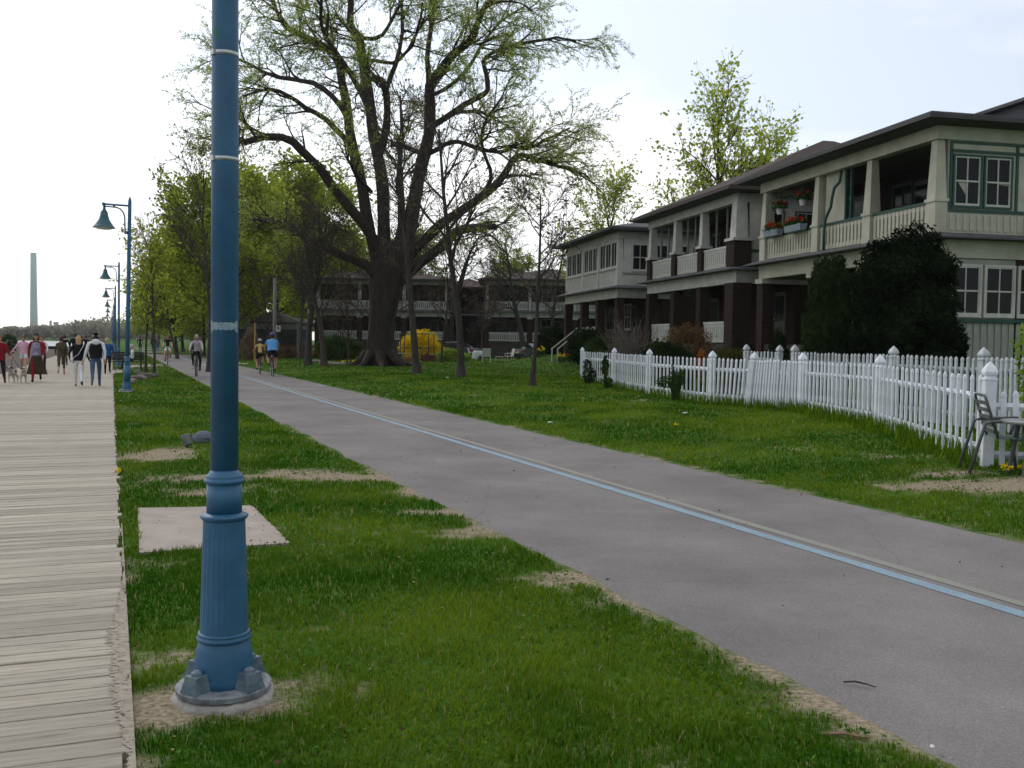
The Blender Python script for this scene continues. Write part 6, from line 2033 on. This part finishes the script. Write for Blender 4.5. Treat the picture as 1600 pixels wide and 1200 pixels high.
tb = thing('garden_table', 'grey metal garden table cut off by the edge of the picture', 'table', G(1612, 742))
MB().lathe([(.60, .34), (.625, .36), (.64, .35)], 24).build('table_top', mat('table_grey', (.22, .23, .23), .5), tb, True)
for a in range(4):
    MB().tube([(.26 * math.cos(a * 1.57 + .8), .26 * math.sin(a * 1.57 + .8), 0), (.16 * math.cos(a * 1.57 + .8), .16 * math.sin(a * 1.57 + .8), .61)], .028, 7).build('leg', M_CHAIRGREY, tb)
M_WPLAS = mat('white_garden_paint', (.48, .48, .43), .5, .12, 5)
def patio_chair(label, loc, rz):
    t = thing('patio_chair', label, 'chair', loc, rz, 'white patio chairs on the lawn')
    for s in (-.28, .28):
        MB().tube([(.26, s, 0), (.26, s, .64), (-.22, s, .66)], .022, 6).build('front_leg', M_WPLAS, t)
        MB().tube([(-.34, s, 0), (-.20, s, .46), (-.34, s, 1.0)], .022, 6).build('back_leg', M_WPLAS, t)
    MB().box(-.20, .27, -.28, .28, .40, .44).build('seat', M_WPLAS, t)
    MB().add([(-.20, -.27, .46), (-.20, .27, .46), (-.34, .27, 1.0), (-.34, -.27, 1.0), (-.23, -.27, .45), (-.23, .27, .45), (-.37, .27, .99), (-.37, -.27, .99)],
             [(0, 1, 2, 3), (7, 6, 5, 4), (0, 4, 5, 1), (1, 5, 6, 2), (2, 6, 7, 3), (3, 7, 4, 0)]).build('backrest', M_WPLAS, t)
    return t
def lawn(px, py):
    g = G(px, py); return g
patio_chair('white patio chair seen from behind, in front of the draped table', lawn(760, 566), R_(95))
patio_chair('white patio chair seen side-on, nearest the yellow bush', lawn(738, 564), R_(10))
patio_chair('white patio chair angled away, nearest the black car', lawn(796, 565.5), R_(-160))
pt = thing('patio_table', 'low garden table draped with a white cloth between the patio chairs', 'table', lawn(752, 563))
MB().lathe([(.70, .60), (.73, .60)], 20).build('table_top', M_WPLAS, pt)
for a in range(4):
    MB().tube([(.42 * math.cos(a * 1.57), .42 * math.sin(a * 1.57), 0), (.36 * math.cos(a * 1.57), .36 * math.sin(a * 1.57), .70)], .025, 6).build('leg', M_WPLAS, pt)
cl_ = MB(); n = 28
for i, (z, r) in enumerate(((.745, .01), (.745, .55), (.735, .62), (.60, .66), (.38, .72))):
    for j in range(n):
        a = 2 * math.pi * j / n
        k = 1 + (.07 * math.sin(a * 7) if i > 2 else 0)
        cl_.v.append((r * k * math.cos(a), r * k * math.sin(a), z - (.25 if i == 4 and math.cos(a) < -.3 else 0)))
for i in range(4):
    for j in range(n):
        q = (j + 1) % n
        cl_.f.append((i * n + j, (i + 1) * n + j, (i + 1) * n + q, i * n + q)); cl_.mi.append(0)
o = cl_.build('tablecloth', mat('pale_cloth', (.42, .44, .48), .9), None, True)
o.location = pt.location
tag(o, 'pale grey cloth hanging over the low garden table', 'tablecloth')
st2 = thing('foot_stool', 'low white footstool between two patio chairs', 'stool', lawn(780, 565))
MB().box(-.3, .3, -.25, .25, .34, .38).build('seat', M_WPLAS, st2)
for x in (-.26, .26):
    for y in (-.21, .21):
        MB().tube([(x, y, 0), (x, y, .35)], .02, 6).build('leg', M_WPLAS, st2)

# cars parked behind the lawn
def car(label, loc, rz, col):
    t = thing('parked_car', label, 'car', loc, rz, 'cars parked behind the lawn')
    paint = mat('car_paint_%d' % int(col[2] * 999), col, .22, .08, 3, spec=.6)
    # body along x, nose at +x
    L, Wd = 4.5, .86
    low = [(-2.22, .38), (-2.25, .62), (-2.18, .92), (-1.55, .98), (-.9, 1.0), (.75, .98), (1.7, .88), (2.15, .76), (2.25, .55), (2.2, .36)]
    b_ = MB()
    n = len(low)
    for k, w in ((0, Wd * .93), (1, Wd), (2, Wd), (3, Wd * .93)):
        y = (-w, -w, w, w)[k] if k in (0, 3) else (-w, w)[k - 1]
        for x, z in low:
            zz = z if k in (1, 2) else z
            b_.v.append((x, y, zz - (.0 if k in (1, 2) else .02)))
    # simple lofted tub: four stations across
    for k in range(3):
        for i in range(n):
            j = (i + 1) % n
            b_.f.append((k * n + i, k * n + j, (k + 1) * n + j, (k + 1) * n + i)); b_.mi.append(0)
    b_.f += [tuple(range(n - 1, -1, -1)), tuple(range(3 * n, 4 * n))]; b_.mi += [0, 0]
    body = b_.build('body', paint, t)
    roof = [(-1.5, .97), (-.85, 1.38), (-.3, 1.45), (.35, 1.42), (1.2, .94)]
    g = MB()
    for y, k in ((-.78, 0), (-.60, 1), (.60, 1), (.78, 0)):
        for x, z in roof:
            g.v.append((x * (.97 if k else 1), y if (k or z < 1.0) else y * .86, z if k == 1 or z < 1 else z - .05))
    m = len(roof)
    for k in range(3):
        for i in range(m - 1):
            g.f.append((k * m + i, k * m + i + 1, (k + 1) * m + i + 1, (k + 1) * m + i)); g.mi.append(0 if (k == 1 and i in (1, 2)) else 1)
    g.f += [tuple(range(m - 1, -1, -1)), tuple(range(3 * m, 4 * m))]; g.mi += [1, 1]
    g.build('cabin', [paint, M_GLASS], t)
    for x in (-1.35, 1.4):
        for s in (-1, 1):
            w = obj('wheel', None, t); w.location = (x, s * .76, .32)
            nn2 = 24
            MB().tube([(.24 * math.cos(2 * math.pi * k / nn2), 0, .24 * math.sin(2 * math.pi * k / nn2)) for k in range(nn2 + 1)], .085, 8, caps=False).build('tyre', M_RUBBER, w)
            MB().tube([(0, -.06, 0), (0, .06, 0)], .18, 14).build('rim', M_STEEL, w)
    for s in (-1, 1):
        MB().box(-2.27, -2.17, s * .62 - .18, s * .62 + .18, .68, .84).build('tail_light', mat('tail_red', (.25, .01, .015), .2), t)
        MB().box(2.10, 2.20, s * .62 - .17, s * .62 + .17, .60, .72).build('headlight', mat('headlight', (.5, .5, .5), .15), t)
        MB().box(.75, .92, s * .90 - .07, s * .90 + .07, .98, 1.10).build('mirror', paint, t)
    MB().box(-2.31, -2.2, -.80, .80, .40, .55).build('rear_bumper', paint, t)
    MB().box(-2.29, -2.24, -.26, .26, .60, .72).build('licence_plate', M_WHITE, t)
    return t
car('black saloon car parked beside the brick house, red tail light showing', on(P(846, 560, 79).x, 79), R_(32), (.012, .014, .018))
car('dark blue car parked behind the yellow bush', on(P(708, 560, 82).x, 82), R_(150), (.015, .02, .05))

# wooden garden things near the yellow bush
ab = thing('garden_arbour', 'dark metal garden arbour frame in front of the yellow bush', 'arbour', dp(646, 72.5))
for x in (-.95, -.65, 1.1, 1.5):
    MB().tube([(x, 0, 0), (x, 0, 2.0)], .035, 5).build('upright', M_DARKWOOD, ab)
for z in (.95, 1.98):
    MB().tube([(-.95, 0, z), (1.5, 0, z)], .03, 5).build('crossbar', M_DARKWOOD, ab)
gb = thing('garden_bench', 'low pale garden bench under the arbour', 'bench', dp(632, 70))
MB().box(-.75, .75, -.2, .2, .52, .58).build('seat', mat('pale_bench_wood', (.35, .30, .20), .8), gb)
for x in (-.68, .68):
    MB().box(x - .05, x + .05, -.15, .15, 0, .519).build('leg', mat('pale_bench_wood', (.35, .3, .2)), gb)
pt_ = MB().lathe([(0, .20), (.3, .27), (.34, .28)], 14).build('plant_pot', mat('terracotta', (.32, .13, .05), .8), None, True)
pt_.location = dp(637, 69.3); tag(pt_, 'terracotta pot standing under the pale garden bench', 'pot')
bx_ = thing('planter_box', 'brown wooden planter box beside the arbour', 'planter', dp(670, 71))
MB().box(-.5, .5, -.3, .3, 0, .42).build('box', mat('planter_wood', (.10, .035, .025), .8), bx_)
MB().box(-.54, .54, -.34, .34, .42, .47).build('rim_board', mat('planter_wood', (.1, .03, .02)), bx_)

# park bench on its pad by the boardwalk, with someone sitting on it
pb = G(187, 579); pb.z = 0
bench = thing('park_bench', 'dark park bench on a pale pad beside the blue jacket', 'bench', pb + Vector((0.15, 0.3, 0)), -TH + math.pi)
for x in (-.7, .7):
    MB().box(x - .04, x + .04, -.25, .3, 0, .42).box(x - .04, x + .04, -.34, -.26, .0, .88).build('bench_end', M_BLACK, bench)
for k in range(5):
    MB().box(-.85, .85, -.22 + k * .105, -.13 + k * .105, .42, .455).build('seat_slat', M_BLACK, bench)
for k in range(4):
    MB().box(-.85, .85, -.255, -.225, .50 + k * .10, .58 + k * .10).build('back_slat', M_BLACK, bench)
pad = poly_sheet('concrete_pad', [G(176, 579), G(190, 577), G(192, 583), G(176, 585)], M_CONC, dz=.03)
tag(pad, 'small concrete pad under the dark park bench', 'pad')
person('person in a white top sitting on the dark park bench', bench.location + Vector((.25, .2, .05)), R_(-112), 1.65, top=C_WHITE, bottom=C_NAVY, hair=(.4, .38, .36), pose='sit')

# spotlights, stones, logs, litter
def spotlight(label, loc, rz, k=1.0, tilt=50):
    t = thing('ground_spotlight', label, 'spotlight', loc, rz, 'ground spotlights in the grass')
    MB().lathe([(-.03, .035), (.06, .035)], 10).build('stake', M_BLACK, t)
    b_ = MB().lathe([(-.11, .055), (-.10, .075), (.05, .080), (.07, .088), (.09, .088)], 16).build('housing', mat('spot_grey', (.16, .165, .17), .45, .2), t, True)
    b_.location = (0, 0, .14); b_.rotation_euler = (0, R_(tilt), 0)
    MB().lathe([(.088, .080), (.094, .075), (.095, .01)], 16).build('lens', mat('spot_lens', (.55, .57, .56), .15), b_, True)
    t.scale = (k, k, k)
    return t
spotlight('small grey ground spotlight with a bright lens in the grass', G(292, 699), R_(150), .8, 28)
def rock(label, loc, r, m=None, sc=(1, .8, .6), cat='rock', group=None):
    mb = MB().ball((0, 0, 0), (r * sc[0], r * sc[1], r * sc[2]), 10, 7, jit=.14)
    o = mb.build('rock', m or mat('grey_stone', (.16, .155, .15), .9, .3, 8, bump=.5), None)
    o.location = loc; o.rotation_euler = (0, 0, random.uniform(0, 6))
    return tag(o, label, cat, group)
rock('blue-grey stone half hidden behind the lamp post, beside the spotlight', G(318, 692, .06), .17, mat('blue_grey_stone', (.10, .115, .15), .9, .2, 5), (1, .9, .75))
SG = 'stones edging the young tree bed'
for i, (px, py, r) in enumerate(((212, 595, .28), (219, 593, .22), (226, 591, .30), (234, 590, .22), (243, 589, .20), (207, 598, .2))):
    rock(('dark stone at the lamp end of the tree bed', 'small stone second along the tree bed', 'largest pale stone of the tree bed', 'flat stone before the second young tree', 'last small stone of the tree bed', 'low dark stone nearest the lamp base')[i], G(px, py, .05), r, mat('bed_stone_%d' % (i % 2), ((.09, .08, .07), (.20, .18, .15))[i % 2], .9, .3, 7), (1.1, .7, .55), group=SG)
spotlight('ground spotlight with a bright lens between the tree bed stones', G(216, 590), R_(150), 1.3, 30)
for i, (px, py, L, rz, r) in enumerate(((520, 571.5, 1.5, .15, .10), (497, 567, .9, .5, .09))):
    mb = MB().tube([(-L / 2, 0, 0), (-L * .2, .04, .02), (L * .15, -.03, .0), (L / 2, .02, .03)], [r, r * 1.1, r, r * .7], 9)
    o = mb.build('log', mat('bleached_log', (.26, .24, .20), .9, .25, 6), None, True)
    o.location = G(px, py, r * .9); o.rotation_euler = (0, 0, rz)
    tag(o, ('bleached fallen log on the lawn left of the willow', 'short bleached log at the foot of the twiggy trees')[i], 'log')
for i, (px, py, lab) in enumerate(((1070, 649, 'scrap of white litter on the lawn before the picket fence'), (860, 664, 'white scrap lying near the far edge of the path'), (691, 581, 'white scrap on the lawn right of the willow'), (699, 592, 'white scrap between the slim bare trees'))):
    mb = MB().ball((0, 0, .02), (.06, .04, .02), 6, 4, jit=.3)
    o = mb.build('litter', mat('white_scrap', (.5, .5, .5), .8)); o.location = G(px, py, .03)
    tag(o, lab, 'litter', 'scraps of litter')
o = MB().tube([(-.07, 0, 0), (-.02, .012, .006), (.03, .004, .004), (.075, -.015, .002)], [.004, .005, .004, .003], 5).build('twig', M_BARK2)
o.location = Vector((G(1342, 1076).x, G(1342, 1076).y, .022)); o.rotation_euler = (0, 0, -.4)
tag(o, 'short dark twig lying on the grey path', 'twig')
o = MB().tube([(-.09, 0, 0), (0, .01, .004), (.09, -.01, 0)], [.007, .009, .006], 5).build('twig', mat('dry_stick', (.28, .19, .13), .9))
o.location = G(1320, 1153, .012); o.rotation_euler = (0, 0, -.15)
tag(o, 'pale dry stick in the grass by the path edge', 'twig')
rock('small white stone on the bare path edge', G(1457, 1170, .008), .014, mat('white_stone', (.6, .58, .55), .8), cat='stone')
# low stone edging before the porch steps
for i, px in enumerate(range(806, 904, 9)):
    rock(('first', 'second', 'third', 'fourth', 'fifth', 'sixth', 'seventh', 'eighth', 'ninth', 'tenth', 'eleventh', 'twelfth')[i] + ' pale edging stone of the flower bed, counted from the black car', G(px, 566.8 + (px - 806) * .02, .03), .22, mat('edging_stone', (.26, .25, .23), .9, .3, 6), (1.2, .5, .45), 'stone', 'edging stones of the flower bed')

# poles and signs near the pavilion
sg = thing('sign_post', 'grey wooden pole with a small white sign behind the cyclists', 'sign', dp(429, 66))
MB().tube([(0, 0, 0), (0, 0, 2.2), (0.0, 0, 5.5)], [.13, .12, .10], 10).build('pole', mat('grey_pole', (.16, .155, .15), .9, .25, 6, stretch=(3, 3, .5)), sg, True)
sb = MB().box(.12, .42, -.14, -.12, 1.95, 2.35).build('sign_plate', mat('sign_white', (.45, .45, .45), .6), sg)
MB().box(.20, .34, -.148, -.142, 2.22, 2.28).box(.20, .25, -.148, -.142, 2.08, 2.22).box(.29, .34, -.148, -.142, 2.08, 2.20).build('sign_mark', C_BLACK, sb)
o = MB().tube([(0, 0, 0), (.03, 0, 2.6)], .06, 8).build('marker_post', mat('yellow_post', (.32, .22, .03), .6, .2, 6)); o.location = dp(398, 68)
tag(o, 'thin yellow marker post beside the dry grass clump', 'post')
o = MB().tube([(0, 0, 0), (0, 0, 2.6)], .10, 8).build('timber_post', mat('grey_post', (.1, .1, .095), .9)); o.location = dp(466, 71)
tag(o, 'weathered timber post at the pavilion corner', 'post')

# ================================================================== FAR SHORE
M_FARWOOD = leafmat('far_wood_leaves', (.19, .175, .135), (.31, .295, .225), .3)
cs = []
for k in range(520):
    s = 536 + random.uniform(0, 90)
    t = random.uniform(-330, 60)
    hmax = 3.5 + 6 * float(fbm(t, 0, .03, 6)) + 5 * float(ss((t + 45) / 40))
    x, y = st(s, t)
    h = hmax * random.uniform(.6, 1.15)
    m = 260
    d = RNG.normal(size=(m, 3)); d /= np.linalg.norm(d, axis=1)[:, None]
    r = RNG.uniform(.4, 1, m)[:, None]
    cs.append(d * r * np.array((h * .55, h * .55, h * .5)) + np.array((x, y, .3 + h * .5)))
c = np.concatenate(cs)
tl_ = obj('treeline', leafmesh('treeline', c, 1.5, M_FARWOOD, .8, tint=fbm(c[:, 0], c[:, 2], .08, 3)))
tl_['kind'] = 'stuff'
# smokestack and works beyond
ch_ = P(53, 520, 2600)
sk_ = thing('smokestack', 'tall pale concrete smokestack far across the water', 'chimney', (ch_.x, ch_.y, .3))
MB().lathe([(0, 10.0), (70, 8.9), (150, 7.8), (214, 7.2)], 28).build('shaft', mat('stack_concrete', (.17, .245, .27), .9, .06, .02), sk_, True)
MB().lathe([(214, 7.3), (217, 7.3)], 28).build('rim', mat('stack_dark', (.2, .2, .2), .9), sk_)
pw = thing('power_station', 'low grey power station silhouette at the foot of the smokestack', 'building', (P(66, 520, 2300).x, 2300, .3), 0)
pw.scale = (.36, 1, .9)
for nm, a in (('hall', (0, 60, 0, 40, 0, 24)), ('hall', (-28, -.5, 0, 40, 0, 28)), ('boiler_house', (61, 100, 0, 40, 0, 29)), ('tower', (40, 47, 5, 12, 24.2, 41)), ('tower', (66, 80, 5, 20, 29.2, 38)), ('hall', (101, 150, 0, 40, 0, 19))):
    MB().box(*a).build(nm, mat('works_grey', (.15, .155, .16), .9, .1, .05), pw)
# a few things standing on the beach
shrub('leafy_shrub', 'small tree standing on the beach near the water', G(13, 553), [(0, 0, .9, .8, .7, .8)], M_SHADE, 500, .3, .5)
bt = thing('rowing_boat', 'dark boat pulled up on the far beach', 'boat', G(79, 546), .5)
hull = MB(); secs = []
for i in range(7):
    u = i / 6 * 2 - 1
    w = .75 * (1 - u * u * .75) if i else .02
    secs.append([(u * 2, -w, .7), (u * 2, -w * .6, .1), (u * 2, 0, 0), (u * 2, w * .6, .1), (u * 2, w, .7)])
for s_ in secs:
    hull.v += s_
for i in range(6):
    for j in range(4):
        a = i * 5 + j
        hull.f.append((a, a + 1, a + 6, a + 5)); hull.mi.append(0)
hull.build('hull', M_BLACK, bt)
MB().box(-.2, .2, -.7, .7, .5, .55).build('thwart', M_DARKWOOD, bt)
bt.scale = (.55, .55, .55)

# ================================================================== HAZE
hz = MB().box(-3300, 3300, -1400, 3300, -2.5, 240).build('haze', None)
hm = bpy.data.materials.new('haze_air'); hm.use_nodes = True
nd, lk = hm.node_tree.nodes, hm.node_tree.links
for n_ in list(nd):
    if n_.type == 'BSDF_PRINCIPLED':
        nd.remove(n_)
pvn = nd.new("ShaderNodeVolumePrincipled")
pvn.inputs['Color'].default_value = (.93, .96, 1.0, 1)
pvn.inputs['Density'].default_value = .00013
pvn.inputs['Anisotropy'].default_value = .2
lk.new(pvn.outputs[0], nd["Material Output"].inputs['Volume'])
hz.data.materials.clear(); hz.data.materials.append(hm)
hz['kind'] = 'stuff'
